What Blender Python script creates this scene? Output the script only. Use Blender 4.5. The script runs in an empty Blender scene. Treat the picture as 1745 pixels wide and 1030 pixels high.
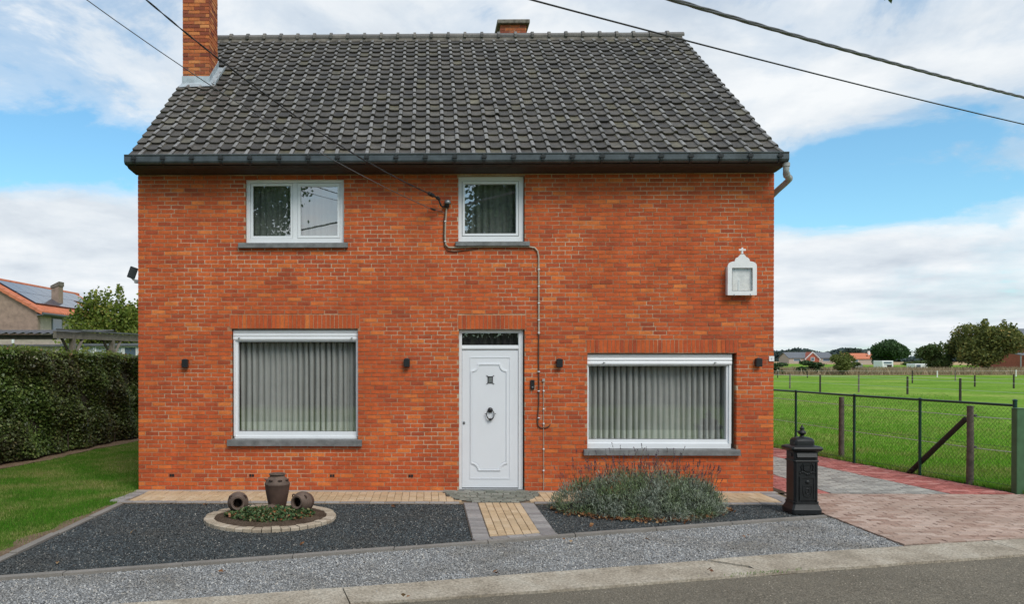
import bpy, math, random
import numpy as np
from mathutils import Vector, Matrix

random.seed(7)
RNG = np.random.default_rng(11)
R = math.radians
S = bpy.context.scene
COL = S.collection

# ------------------------------------------------------------------ camera
cam_data = bpy.data.cameras.new('camera')
cam = bpy.data.objects.new('camera', cam_data)
COL.objects.link(cam)
cam.location = (4.334, -12.0, 1.976)
cam.rotation_euler = (R(90 - 0.4045), 0, R(0.988))
cam_data.sensor_width = 36
cam_data.lens = 28.23
cam_data.shift_x = 0.0969
cam_data.shift_y = 0.0611
cam_data.clip_start = 0.1
cam_data.clip_end = 6000
S.camera = cam

# ------------------------------------------------------------------ exposure
S.view_settings.view_transform = 'Standard'
S.view_settings.look = 'None'
S.view_settings.exposure = 0.62
S.view_settings.gamma = 1.0
S.view_settings.use_curve_mapping = False
S.cycles.max_bounces = 8
S.cycles.transparent_max_bounces = 12
S.cycles.caustics_reflective = False
S.cycles.caustics_refractive = False

# ------------------------------------------------------------------ sky and sun
SUN_EL, SUN_AZ = R(48), R(152)          # azimuth clockwise from +Y
world = bpy.data.worlds.new('World')
S.world = world
world.use_nodes = True
nt = world.node_tree
nt.nodes.clear()


def N(tree, typ, **kw):
    n = tree.nodes.new(typ)
    for k, v in kw.items():
        if k in n.inputs:
            n.inputs[k].default_value = v
        else:
            setattr(n, k, v)
    return n


def math_node(tree, op, a, b=None, c=None, clamp=False):
    n = tree.nodes.new('ShaderNodeMath')
    n.operation = op
    n.use_clamp = clamp
    for i, v in enumerate((a, b, c)):
        if v is None:
            continue
        if isinstance(v, (int, float)):
            n.inputs[i].default_value = v
        else:
            tree.links.new(v, n.inputs[i])
    return n.outputs[0]


def mix_col(tree, fac, a, b, mode='MIX'):
    n = tree.nodes.new('ShaderNodeMix')
    n.data_type = 'RGBA'
    n.blend_type = mode
    for s, v in ((n.inputs[0], fac), (n.inputs[6], a), (n.inputs[7], b)):
        if isinstance(v, (int, float)):
            s.default_value = v
        elif isinstance(v, tuple):
            s.default_value = (*v, 1) if len(v) == 3 else v
        else:
            tree.links.new(v, s)
    return n.outputs[2]


def ramp_node(tree, fac, stops, interp='LINEAR'):
    n = tree.nodes.new('ShaderNodeValToRGB')
    n.color_ramp.interpolation = interp
    e = n.color_ramp.elements
    while len(e) < len(stops):
        e.new(0.5)
    for el, (p, c) in zip(e, stops):
        el.position = p
        el.color = (c, c, c, 1) if isinstance(c, (int, float)) else (*c, 1)
    tree.links.new(fac, n.inputs[0])
    return n.outputs[0]


def build_sky():
    sky = N(nt, 'ShaderNodeTexSky')
    sky.sky_type = 'NISHITA'
    sky.sun_disc = False
    sky.sun_elevation = SUN_EL
    sky.sun_rotation = SUN_AZ
    sky.air_density = 1.0
    sky.dust_density = 0.6
    sky.ozone_density = 1.2
    tc = N(nt, 'ShaderNodeTexCoord')
    d = tc.outputs['Generated']
    sep = N(nt, 'ShaderNodeSeparateXYZ')
    nt.links.new(d, sep.inputs[0])
    # project the direction on a cloud deck: p = dir.xy / (dir.z + .12)
    z = math_node(nt, 'MAXIMUM', sep.outputs[2], 0.0)
    inv = math_node(nt, 'DIVIDE', 1.0, math_node(nt, 'ADD', z, 0.13))
    px = math_node(nt, 'MULTIPLY', sep.outputs[0], inv)
    py = math_node(nt, 'MULTIPLY', sep.outputs[1], inv)
    comb = N(nt, 'ShaderNodeCombineXYZ')
    nt.links.new(px, comb.inputs[0])
    nt.links.new(py, comb.inputs[1])
    n1 = N(nt, 'ShaderNodeTexNoise', Scale=0.85, Detail=9.0, Roughness=0.56, Lacunarity=2.1)
    n1.inputs['Distortion'].default_value = 0.25
    nt.links.new(comb.outputs[0], n1.inputs['Vector'])
    n2 = N(nt, 'ShaderNodeTexNoise', Scale=1.5, Detail=6.0, Roughness=0.55)
    nt.links.new(comb.outputs[0], n2.inputs['Vector'])
    # openings of blue between the clouds, by direction
    acc = n1.outputs['Fac']
    for (u, v, sx, sy, amp) in SKY_GAPS:
        tx, tz = (u - 727) / 1368.0, (612 - v) / 1368.0
        c = Vector((tx, 1, tz)).normalized()
        rt = Vector((1, -tx, 0)).normalized()
        up = rt.cross(c)
        if up.z < 0:
            up = -up
        a = N(nt, 'ShaderNodeVectorMath', operation='DOT_PRODUCT')
        a.inputs[1].default_value = rt / sx
        b = N(nt, 'ShaderNodeVectorMath', operation='DOT_PRODUCT')
        b.inputs[1].default_value = up / sy
        f = N(nt, 'ShaderNodeVectorMath', operation='DOT_PRODUCT')
        f.inputs[1].default_value = c
        for q in (a, b, f):
            nt.links.new(d, q.inputs[0])
        r2 = math_node(nt, 'ADD', math_node(nt, 'POWER', a.outputs['Value'], 2.0),
                       math_node(nt, 'POWER', b.outputs['Value'], 2.0))
        g = math_node(nt, 'EXPONENT', math_node(nt, 'MULTIPLY', r2, -1.0))
        g = math_node(nt, 'MULTIPLY', g, math_node(nt, 'GREATER_THAN', f.outputs['Value'], 0.0))
        acc = math_node(nt, 'MULTIPLY_ADD', g, amp, acc)
    # a belt of lower cloud all round the horizon
    zb = math_node(nt, 'DIVIDE', math_node(nt, 'SUBTRACT', sep.outputs[2], 0.14), 0.065)
    belt = math_node(nt, 'EXPONENT', math_node(nt, 'MULTIPLY', math_node(nt, 'POWER', zb, 2.0), -1.0))
    acc = math_node(nt, 'MULTIPLY_ADD', belt, 0.13, acc)
    # puffs and torn edges, in every direction alike
    mp = N(nt, 'ShaderNodeMapping'); mp.inputs['Scale'].default_value = (1.0, 1.0, 1.9)
    nt.links.new(d, mp.inputs['Vector'])
    n3 = N(nt, 'ShaderNodeTexNoise', Scale=5.5, Detail=10.0, Roughness=0.62)
    n3.inputs['Distortion'].default_value = 0.35
    nt.links.new(mp.outputs[0], n3.inputs['Vector'])
    acc = math_node(nt, 'MULTIPLY_ADD', math_node(nt, 'SUBTRACT', n3.outputs['Fac'], 0.5), 0.78, acc)
    mask = ramp_node(nt, acc, [(0.30, 0.0), (0.42, 0.42), (0.54, 0.86), (0.68, 1.0)], 'EASE')
    # cloud brightness: thick clouds have grey bellies
    shade = ramp_node(nt, math_node(nt, 'MULTIPLY_ADD', math_node(nt, 'SUBTRACT', n3.outputs['Fac'], 0.5), 0.55, n2.outputs['Fac']), [(0.32, (5.0, 5.55, 6.2)), (0.48, (6.2, 6.7, 7.2)), (0.66, (7.6, 7.85, 8.05))])
    tint = mix_col(nt, 1.0, sky.outputs[0], SKY_TINT, 'MULTIPLY')
    col = mix_col(nt, mask, tint, shade)
    bg = N(nt, 'ShaderNodeBackground')
    bg.inputs['Strength'].default_value = 0.08
    nt.links.new(col, bg.inputs['Color'])
    out = N(nt, 'ShaderNodeOutputWorld')
    nt.links.new(bg.outputs[0], out.inputs[0])


# (image-free) directions of the blue openings: across, up, widths, depth
SKY_GAPS = [(80, 265, .20, .050, -.36), (330, 300, .10, .05, -.2), (1620, 310, .20, .07, -.30), (1380, 345, .12, .045, -.26), (1590, 225, .14, .028, -.16), (1420, 262, .05, .02, -.12), (1345, 150, .05, .05, -.12),
            (820, 18, .05, .03, -.2), (40, 110, .05, .025, -.10), (1640, 70, .35, .075, .22), (1400, 195, .07, .045, .14), (1520, 280, .04, .014, .12), (700, 120, .5, .11, .16), (120, 430, .35, .07, .2),
            (1500, 150, .2, .03, .10), (1550, 500, .3, .05, .2)]
SKY_TINT = (.92, 1.36, 1.42)
build_sky()

sun = bpy.data.lights.new('sun', 'SUN')
sun.energy = 1.5
sun.angle = R(28)
sun.color = (1.0, 0.96, 0.9)
sun_o = bpy.data.objects.new('sun', sun)
COL.objects.link(sun_o)
sd = Vector((math.sin(SUN_AZ) * math.cos(SUN_EL), math.cos(SUN_AZ) * math.cos(SUN_EL), math.sin(SUN_EL)))
sun_o.rotation_euler = sd.to_track_quat('Z', 'Y').to_euler()
sun_o.location = (0, -20, 30)

# ------------------------------------------------------------------ object helpers
WLOC = {}


def tag(o, label=None, cat=None, group=None, kind=None):
    if label: o['label'] = label
    if cat: o['category'] = cat
    if group: o['group'] = group
    if kind: o['kind'] = kind
    return o


def root(name, loc, label, cat, group=None):
    o = bpy.data.objects.new(name, None)
    COL.objects.link(o)
    o.empty_display_size = 0.1
    o.location = loc
    WLOC[o.name] = Vector(loc)
    return tag(o, label, cat, group)


def link_mesh(me, name, parent=None, loc=None):
    """loc is the world position of the mesh origin"""
    o = bpy.data.objects.new(name, me)
    COL.objects.link(o)
    base = WLOC[parent.name] if parent else Vector((0, 0, 0))
    loc = Vector(loc) if loc is not None else base
    if parent:
        o.parent = parent
    o.location = loc - base
    WLOC[o.name] = loc.copy()
    return o


class MB:
    def __init__(self):
        self.v, self.f = [], []

    def add(self, verts, faces):
        n = len(self.v)
        self.v.extend([tuple(p) for p in verts])
        self.f.extend([tuple(i + n for i in f) for f in faces])
        return self

    def box(self, x0, x1, y0, y1, z0, z1):
        v = [(x0, y0, z0), (x1, y0, z0), (x1, y1, z0), (x0, y1, z0), (x0, y0, z1), (x1, y0, z1), (x1, y1, z1), (x0, y1, z1)]
        return self.add(v, [(0, 3, 2, 1), (4, 5, 6, 7), (0, 1, 5, 4), (1, 2, 6, 5), (2, 3, 7, 6), (3, 0, 4, 7)])

    def bevel_box(self, x0, x1, y0, y1, z0, z1, b=0.006):
        """box with chamfered edges"""
        import itertools
        v, idx = [], {}
        X, Y, Z = (x0, x1), (y0, y1), (z0, z1)
        for i, j, k in itertools.product((0, 1), repeat=3):
            sx, sy, sz = (1, -1)[i], (1, -1)[j], (1, -1)[k]
            for a in range(3):
                p = [X[i] + sx * b, Y[j] + sy * b, Z[k] + sz * b]
                p[a] = (X[i], Y[j], Z[k])[a]
                idx[i, j, k, a] = len(v)
                v.append(p)
        f = []
        for a in range(3):
            o1, o2 = (a + 1) % 3, (a + 2) % 3
            for s in (0, 1):
                q = []
                for c1, c2 in ((0, 0), (1, 0), (1, 1), (0, 1)):
                    t = [0, 0, 0]; t[a] = s; t[o1] = c1; t[o2] = c2
                    q.append(idx[t[0], t[1], t[2], a])
                f.append(tuple(q) if s else tuple(q[::-1]))
        for a in range(3):   # edges along axis a
            o1, o2 = (a + 1) % 3, (a + 2) % 3
            for c1 in (0, 1):
                for c2 in (0, 1):
                    t0 = [0, 0, 0]; t0[o1] = c1; t0[o2] = c2
                    t1 = list(t0); t1[a] = 1
                    q = [idx[(*t0, o1)], idx[(*t1, o1)], idx[(*t1, o2)], idx[(*t0, o2)]]
                    f.append(tuple(q))
        for i, j, k in itertools.product((0, 1), repeat=3):
            f.append((idx[i, j, k, 0], idx[i, j, k, 1], idx[i, j, k, 2]))
        return self.add(v, f)

    def prism(self, poly, axis, a0, a1):
        """poly of 2D points extruded along axis ('x': poly=(y,z), 'y': (x,z), 'z': (x,y))"""
        def P(p, a):
            return {'x': (a, p[0], p[1]), 'y': (p[0], a, p[1]), 'z': (p[0], p[1], a)}[axis]
        n = len(poly)
        v = [P(p, a0) for p in poly] + [P(p, a1) for p in poly]
        f = [tuple(range(n))[::-1], tuple(range(n, 2 * n))]
        f += [(i, (i + 1) % n, n + (i + 1) % n, n + i) for i in range(n)]
        return self.add(v, f)

    def ring_prism(self, outer, inner, axis, a0, a1):
        """frame between two polygons with the same number of points"""
        def P(p, a):
            return {'x': (a, p[0], p[1]), 'y': (p[0], a, p[1]), 'z': (p[0], p[1], a)}[axis]
        n = len(outer)
        v = [P(p, a0) for p in outer] + [P(p, a0) for p in inner] + [P(p, a1) for p in outer] + [P(p, a1) for p in inner]
        f = []
        for i in range(n):
            j = (i + 1) % n
            f += [(i, j, n + j, n + i), (2 * n + i, 3 * n + i, 3 * n + j, 2 * n + j), (i, 2 * n + i, 2 * n + j, j), (n + i, n + j, 3 * n + j, 3 * n + i)]
        return self.add(v, f)

    def frame(self, x0, x1, z0, z1, w, y0, y1):
        """rectangular frame in the facade plane; w = (left, right, bottom, top) widths"""
        if isinstance(w, (int, float)): w = (w,) * 4
        o = [(x0, z0), (x1, z0), (x1, z1), (x0, z1)]
        i = [(x0 + w[0], z0 + w[2]), (x1 - w[1], z0 + w[2]), (x1 - w[1], z1 - w[3]), (x0 + w[0], z1 - w[3])]
        return self.ring_prism(o, i, 'y', y0, y1)

    def tube(self, pts, r, n=8, caps=True):
        pts = [Vector(p) for p in pts]
        rs = r if isinstance(r, (list, tuple)) else [r] * len(pts)
        v, f = [], []
        ref = Vector((0, 0, 1))
        for i, p in enumerate(pts):
            t = (pts[min(i + 1, len(pts) - 1)] - pts[max(i - 1, 0)]).normalized()
            a = ref if abs(t.dot(ref)) < 0.95 else Vector((1, 0, 0))
            u = t.cross(a).normalized(); w = t.cross(u)
            for k in range(n):
                an = 2 * math.pi * k / n
                v.append(p + (u * math.cos(an) + w * math.sin(an)) * rs[i])
        for i in range(len(pts) - 1):
            for k in range(n):
                f.append((i * n + k, i * n + (k + 1) % n, (i + 1) * n + (k + 1) % n, (i + 1) * n + k))
        if caps:
            f.append(tuple(range(n))[::-1]); f.append(tuple(range((len(pts) - 1) * n, len(pts) * n)))
        return self.add(v, f)

    def lathe(self, prof, n=24, mat=None):
        """prof: (radius, height) along local z; mat places it"""
        v, f = [], []
        for r, z in prof:
            for k in range(n):
                an = 2 * math.pi * k / n
                v.append(Vector((r * math.cos(an), r * math.sin(an), z)))
        for i in range(len(prof) - 1):
            for k in range(n):
                f.append((i * n + k, i * n + (k + 1) % n, (i + 1) * n + (k + 1) % n, (i + 1) * n + k))
        f.append(tuple(range(n))[::-1]); f.append(tuple(range((len(prof) - 1) * n, len(prof) * n)))
        if mat is not None: v = [mat @ p for p in v]
        return self.add(v, f)

    def build(self, name, mat, parent=None, loc=None, smooth=False, kind=None, label=None):
        base = Vector(loc) if loc is not None else (WLOC[parent.name] if parent else Vector((0, 0, 0)))
        me = bpy.data.meshes.new(name)
        me.from_pydata([(p[0] - base[0], p[1] - base[1], p[2] - base[2]) for p in self.v], [], self.f)
        if smooth:
            me.polygons.foreach_set('use_smooth', [True] * len(me.polygons))
            me.set_sharp_from_angle(angle=R(smooth if smooth is not True else 40))
        me.materials.append(mat)
        me.update()
        o = link_mesh(me, name, parent, base)
        if kind: o['kind'] = kind
        if label: o['label'] = label
        return o


def np_mesh(name, V, F, mat, parent=None, loc=None, smooth=False):
    """V: n x 3 world coordinates, F: m x k faces"""
    base = Vector(loc) if loc is not None else (WLOC[parent.name] if parent else Vector((0, 0, 0)))
    V = (np.asarray(V, float) - np.array(base)).astype(np.float32)
    F = np.asarray(F, np.int32)
    k = F.shape[1]
    me = bpy.data.meshes.new(name)
    me.vertices.add(len(V)); me.vertices.foreach_set('co', V.ravel())
    me.loops.add(F.size); me.loops.foreach_set('vertex_index', F.ravel())
    me.polygons.add(len(F)); me.polygons.foreach_set('loop_start', np.arange(0, F.size, k, dtype=np.int32))
    me.polygons.foreach_set('loop_total', np.full(len(F), k, np.int32))
    me.update(calc_edges=True)
    if smooth: me.polygons.foreach_set('use_smooth', [True] * len(F))
    me.materials.append(mat)
    return link_mesh(me, name, parent, base)


def leaf_mesh(name, C, size, mat, parent=None, loc=None, bias=None, bias_w=0.6, aspect=0.6, rng=RNG, long_dir=None):
    """many leaf-sized four-cornered faces, folded a little along the midrib"""
    n = len(C)
    nrm = rng.normal(size=(n, 3))
    nrm /= np.linalg.norm(nrm, axis=1, keepdims=True)
    if bias is not None: nrm = nrm * (1 - bias_w) + np.asarray(bias) * bias_w
    nrm /= np.linalg.norm(nrm, axis=1, keepdims=True) + 1e-9
    a = rng.normal(size=(n, 3)) if long_dir is None else np.asarray(long_dir) + rng.normal(size=(n, 3)) * .25
    a -= nrm * np.sum(a * nrm, axis=1, keepdims=True)
    a /= np.linalg.norm(a, axis=1, keepdims=True) + 1e-9
    b = np.cross(nrm, a)
    s = (np.asarray(size) * rng.uniform(.65, 1.25, n))[:, None] if np.ndim(size) == 0 else np.asarray(size)[:, None]
    V = np.stack([C - a * s, C + b * s * aspect + nrm * s * .22, C + a * s, C - b * s * aspect + nrm * s * .22], 1).reshape(-1, 3)
    F = np.arange(n * 4).reshape(-1, 4)
    return np_mesh(name, V, F, mat, parent, loc)


# ------------------------------------------------------------------ materials
def new_mat(name):
    m = bpy.data.materials.new(name)
    m.use_nodes = True
    t = m.node_tree
    b = t.nodes['Principled BSDF']
    return m, t, b


def rnd_fac(t):
    """a number that differs from piece to piece, in joined meshes and in shared ones"""
    oi = t.nodes.new('ShaderNodeObjectInfo')
    ge = t.nodes.new('ShaderNodeNewGeometry')
    s = math_node(t, 'MULTIPLY_ADD', ge.outputs['Random Per Island'], 7.31, oi.outputs['Random'])
    return math_node(t, 'FRACT', s)


def world_pos(t):
    return t.nodes.new('ShaderNodeNewGeometry').outputs['Position']


def noise(t, vec, scale, detail=3.0, rough=0.55, dist=0.0):
    n = N(t, 'ShaderNodeTexNoise', Scale=scale, Detail=detail, Roughness=rough)
    n.inputs['Distortion'].default_value = dist
    t.links.new(vec, n.inputs['Vector'])
    return n.outputs['Fac']


def bump(t, b, h, strength, dist=0.01):
    n = N(t, 'ShaderNodeBump', Strength=strength, Distance=dist)
    t.links.new(h, n.inputs['Height'])
    t.links.new(n.outputs[0], b.inputs['Normal'])


def simple(name, col, rough=0.6, metal=0.0, var=0.0, scale=8.0, bmp=0.0, spec=0.5, bscale=None):
    m, t, b = new_mat(name)
    b.inputs['Roughness'].default_value = rough
    b.inputs['Metallic'].default_value = metal
    b.inputs['Specular IOR Level'].default_value = spec
    if var > 0 or bmp > 0:
        p = world_pos(t)
        nz = noise(t, p, scale, 5.0, 0.6)
        if var > 0:
            lo = tuple(c * (1 - var) for c in col); hi = tuple(min(1, c * (1 + var)) for c in col)
            c = ramp_node(t, nz, [(0.3, lo), (0.7, hi)])
            t.links.new(c, b.inputs['Base Color'])
        else:
            b.inputs['Base Color'].default_value = (*col, 1)
        if bmp > 0:
            bump(t, b, noise(t, p, bscale or scale * 6, 4.0, 0.6), bmp)
    else:
        b.inputs['Base Color'].default_value = (*col, 1)
    return m


def piece_mat(name, stops, rough=0.8, grain=40.0, grain_amt=0.25, bmp=0.3, stain=0.0, spec=0.4, stain_col=(.05, .05, .04), stain_scale=1.2, streak=0.0):
    """bricks, pavers and tiles: a colour per piece, grain and stains over it"""
    m, t, b = new_mat(name)
    p = world_pos(t)
    c = ramp_node(t, rnd_fac(t), stops)
    g = noise(t, p, grain, 5.0, 0.65)
    g2 = noise(t, p, grain * .25, 3.0, 0.6)
    gm = math_node(t, 'ADD', math_node(t, 'MULTIPLY', g, .5), math_node(t, 'MULTIPLY', g2, .5))
    k = ramp_node(t, gm, [(0.32, 1 - grain_amt), (0.68, 1 + grain_amt)])
    c = mix_col(t, 1.0, c, k, 'MULTIPLY')
    if stain > 0:
        s = ramp_node(t, noise(t, p, stain_scale, 6.0, 0.65), [(0.45, 0.0), (0.7, stain)])
        c = mix_col(t, s, c, stain_col)
    if streak > 0:     # rain wash: marks drawn out downwards
        mp = N(t, 'ShaderNodeMapping'); mp.inputs['Scale'].default_value = (1.0, 1.0, .16)
        t.links.new(p, mp.inputs['Vector'])
        k2 = ramp_node(t, noise(t, mp.outputs[0], 3.2, 5.0, 0.65), [(0.34, 1 - streak), (0.66, 1 + streak)])
        c = mix_col(t, 1.0, c, k2, 'MULTIPLY')
    t.links.new(c, b.inputs['Base Color'])
    b.inputs['Roughness'].default_value = rough
    b.inputs['Specular IOR Level'].default_value = spec
    if bmp > 0: bump(t, b, g, bmp, 0.006)
    return m


def leaf_mat(name, stops, transl=0.35, rough=0.55, patch=None, patch_scale=.8, spec=.3):
    m, t, b = new_mat(name)
    c = ramp_node(t, rnd_fac(t), stops)
    if patch is not None:
        s = ramp_node(t, noise(t, world_pos(t), patch_scale, 3.0, 0.6), [(0.42, 0.0), (0.62, 1.0)])
        c = mix_col(t, s, c, ramp_node(t, rnd_fac(t), patch))
    t.links.new(c, b.inputs['Base Color'])
    b.inputs['Roughness'].default_value = rough
    b.inputs['Specular IOR Level'].default_value = spec
    tr = t.nodes.new('ShaderNodeBsdfTranslucent')
    t.links.new(c, tr.inputs['Color'])
    mx = t.nodes.new('ShaderNodeMixShader')
    mx.inputs[0].default_value = transl
    out = t.nodes['Material Output']
    t.links.new(b.outputs[0], mx.inputs[1]); t.links.new(tr.outputs[0], mx.inputs[2])
    t.links.new(mx.outputs[0], out.inputs['Surface'])
    return m


def ground_mat(name, cols, scale=3.0, fine=60.0, rough=0.95, bmp=0.5, fine_amt=0.35, bdist=0.02):
    m, t, b = new_mat(name)
    p = world_pos(t)
    big = noise(t, p, scale, 6.0, 0.6)
    n = len(cols)
    c = ramp_node(t, big, [(0.3 + 0.4 * i / max(1, n - 1), col) for i, col in enumerate(cols)])
    f = noise(t, p, fine, 4.0, 0.7)
    k = ramp_node(t, f, [(0.3, 1 - fine_amt), (0.7, 1 + fine_amt)])
    c = mix_col(t, 1.0, c, k, 'MULTIPLY')
    t.links.new(c, b.inputs['Base Color'])
    b.inputs['Roughness'].default_value = rough
    b.inputs['Specular IOR Level'].default_value = 0.25 if rough < .97 else .03
    if bmp > 0: bump(t, b, f, bmp, bdist)
    return m


def glass_mat(name, tint=(1, 1, 1), refl=.08):
    m, t, b = new_mat(name)
    t.nodes.remove(b)
    tr = N(t, 'ShaderNodeBsdfTransparent'); tr.inputs[0].default_value = (*tint, 1)
    gl = N(t, 'ShaderNodeBsdfGlossy'); gl.inputs['Roughness'].default_value = 0.005
    ge = t.nodes.new('ShaderNodeNewGeometry')
    dt = N(t, 'ShaderNodeVectorMath', operation='DOT_PRODUCT')
    t.links.new(ge.outputs['Normal'], dt.inputs[0]); t.links.new(ge.outputs['Incoming'], dt.inputs[1])
    c1 = math_node(t, 'SUBTRACT', 1.0, math_node(t, 'ABSOLUTE', dt.outputs['Value']), clamp=True)
    f = math_node(t, 'MULTIPLY_ADD', math_node(t, 'POWER', c1, 5.0), 1.0 - refl, refl, clamp=True)
    mx = N(t, 'ShaderNodeMixShader')
    t.links.new(f, mx.inputs[0]); t.links.new(tr.outputs[0], mx.inputs[1]); t.links.new(gl.outputs[0], mx.inputs[2])
    t.links.new(mx.outputs[0], t.nodes['Material Output'].inputs['Surface'])
    return m


M = {}
BRICK = [(0.0, (.36, .066, .023)), (0.10, (.43, .077, .0235)), (0.3, (.495, .091, .0235)), (0.65, (.535, .101, .0245)), (0.88, (.575, .121, .027)), (0.96, (.635, .158, .034)), (1.0, (.68, .19, .044))]
M['brick'] = piece_mat('facing_brick', BRICK, 0.85, 42, 0.26, 0.35, 0.26, stain_col=(.34, .068, .022), stain_scale=1.4, streak=.12)
M['chimney_brick'] = piece_mat('chimney_brick', [(0, (.20, .05, .03)), (.25, (.30, .075, .035)), (.5, (.46, .12, .04)), (.8, (.56, .18, .055)), (1, (.62, .25, .09))], .88, 40, .25, .4, .35, stain_col=(.20, .09, .055), stain_scale=3)


def mortar_mat():
    m, t, b = new_mat('mortar')
    p = world_pos(t)
    c = ramp_node(t, noise(t, p, .75, 5.0, 0.6), [(0.40, (.38, .17, .09)), (0.5, (.47, .27, .16)), (0.60, (.60, .45, .31))])
    k = ramp_node(t, noise(t, p, 30, 4.0, 0.7), [(0.3, .7), (0.7, 1.2)])
    t.links.new(mix_col(t, 1.0, c, k, 'MULTIPLY'), b.inputs['Base Color'])
    b.inputs['Roughness'].default_value = 0.95
    return m


M['mortar'] = mortar_mat()
M['tile'] = piece_mat('roof_tile', [(0, (.046, .040, .034)), (.3, (.068, .060, .050)), (.6, (.088, .077, .064)), (.85, (.106, .094, .076)), (.95, (.11, .096, .056)), (1, (.145, .135, .122))],
                      .48, 24, .42, .35, .6, .5, (.040, .037, .031), .9, .22)
def sheen_worn_roll():  # sky sheen on the crests painted in as paler colour, patchy with wear
    m, t, b = new_mat('roof_tile_sheen_worn_roll')
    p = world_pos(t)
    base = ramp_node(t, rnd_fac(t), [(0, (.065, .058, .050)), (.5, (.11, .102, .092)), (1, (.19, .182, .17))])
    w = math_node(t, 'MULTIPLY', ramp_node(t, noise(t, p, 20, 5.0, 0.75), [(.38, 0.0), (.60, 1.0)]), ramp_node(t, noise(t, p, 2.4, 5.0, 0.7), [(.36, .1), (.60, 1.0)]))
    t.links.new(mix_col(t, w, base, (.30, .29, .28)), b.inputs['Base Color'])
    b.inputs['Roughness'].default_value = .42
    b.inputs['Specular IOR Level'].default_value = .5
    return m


M['tile_roll'] = sheen_worn_roll()
M['ridge_tile'] = piece_mat('ridge_tile', [(0, (.10, .095, .09)), (.6, (.15, .14, .13)), (1, (.19, .17, .15))], .6, 30, .3, .25, .4, .5, (.08, .075, .06), 2)
M['ridge_mortar'] = simple('ridge_mortar', (.15, .135, .115), .95, var=.4, scale=9)
M['zinc'] = simple('weathered_zinc', (.075, .09, .098), .45, .4, .3, 5, spec=.5)
M['lead'] = simple('lead_flashing', (.42, .47, .50), .5, .25, .25, 7)
M['bracket'] = simple('dark_bracket', (.03, .034, .036), .5, .3)
M['soffit'] = simple('dark_soffit_board', (.035, .028, .024), .7, var=.3)
M['pvc'] = simple('white_pvc', (.80, .82, .84), .3, var=.03, scale=2)
M['door_white'] = simple('white_door_paint', (.78, .80, .83), .3, var=.02, scale=2)
M['gasket'] = simple('grey_gasket', (.10, .105, .11), .6)
M['sill'] = simple('bluestone_sill', (.17, .175, .175), .7, var=.35, scale=9, bmp=.15)
M['glass'] = glass_mat('window_glass', (.89, .905, .90), .12)
M['thin_glass'] = glass_mat('thin_glass', (.96, .97, .97), .08)
M['coated_glass'] = glass_mat('coated_window_glass', (.80, .85, .83), .42)
M['curtain'] = simple('voile_curtain', (.455, .455, .43), .9, var=.08, scale=4)
M['dark_curtain'] = simple('dark_lace_curtain', (.055, .05, .048), .9, var=.3, scale=20)
M['dark'] = simple('dark_room', (.02, .02, .02), .9)
M['black'] = simple('black_plastic', (.012, .012, .013), .45)
M['iron'] = simple('black_cast_iron', (.011, .013, .014), .5, .0, .3, 14, .12, .4, 60)
M['knocker'] = simple('dark_pewter', (.045, .043, .045), .4, .6, .3, 60)
M['grey_metal'] = simple('grey_metal', (.25, .26, .27), .4, .6)
M['cable'] = simple('black_cable', (.02, .02, .021), .6)
M['wire_grey'] = simple('grey_sheathed_wire', (.10, .10, .105), .6)
M['conduit'] = simple('beige_conduit', (.42, .36, .28), .6, var=.2)
M['pipe_brown'] = simple('brown_paint_cable', (.10, .045, .025), .7)
M['drain'] = simple('grey_pvc_pipe', (.36, .365, .36), .45, var=.12, scale=10)
M['shrine'] = simple('white_painted_wood', (.80, .80, .80), .45, var=.04, scale=12)
M['cream'] = simple('shrine_back_lace', (.80, .76, .71), .9, var=.15, scale=14)
M['statue'] = simple('white_figurine', (.75, .75, .73), .5)
M['beige_paver'] = piece_mat('beige_paver', [(0, (.44, .32, .19)), (.5, (.52, .38, .23)), (1, (.57, .44, .29))], .9, 60, .14, .3, .25, stain_col=(.36, .30, .21), stain_scale=1.6)
M['grey_paver'] = piece_mat('grey_edging_paver', [(0, (.21, .195, .19)), (.5, (.27, .255, .245)), (1, (.33, .31, .295))], .9, 60, .18, .3, .2, stain_col=(.20, .17, .15))
M['driveway_grey'] = piece_mat('driveway_grey_paver', [(0, (.22, .21, .19)), (.5, (.31, .30, .27)), (1, (.40, .385, .34))], .9, 50, .28, .3, .3, stain_col=(.22, .22, .19))
M['driveway_red'] = piece_mat('driveway_red_paver', [(0, (.25, .07, .055)), (.35, (.36, .105, .085)), (.7, (.43, .145, .12)), (1, (.52, .25, .21))], .9, 50, .3, .3, .2, stain_col=(.22, .10, .08))
M['apron_red'] = piece_mat('worn_red_paver', [(0, (.29, .185, .14)), (.3, (.37, .255, .20)), (.7, (.42, .305, .245)), (1, (.48, .365, .30))], .92, 50, .2, .35, .45, stain_col=(.27, .215, .17), stain_scale=.8)
M['sett'] = piece_mat('grey_green_sett', [(0, (.14, .15, .125)), (.5, (.20, .205, .17)), (1, (.28, .275, .24))], .85, 50, .25, .4, .3, stain_col=(.13, .14, .09), stain_scale=4)
M['joint_sand'] = ground_mat('joint_sand', [(.075, .062, .05), (.13, .11, .088)], 3, 80)
M['joint_beige'] = ground_mat('joint_beige', [(.20, .15, .095), (.27, .20, .13)], 3, 80)
M['concrete'] = ground_mat('kerb_concrete', [(.24, .205, .155), (.35, .305, .24), (.42, .38, .31)], 2.4, 45, .95, .6, .48, .005)
M['edging'] = ground_mat('edging_concrete', [(.19, .175, .155), (.27, .25, .225)], 2.2, 90, .95, .3, .2, .004)
M['pale_concrete'] = ground_mat('pale_concrete', [(.33, .31, .28), (.43, .40, .36)], 3, 90, .95, .3, .15, .004)
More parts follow.
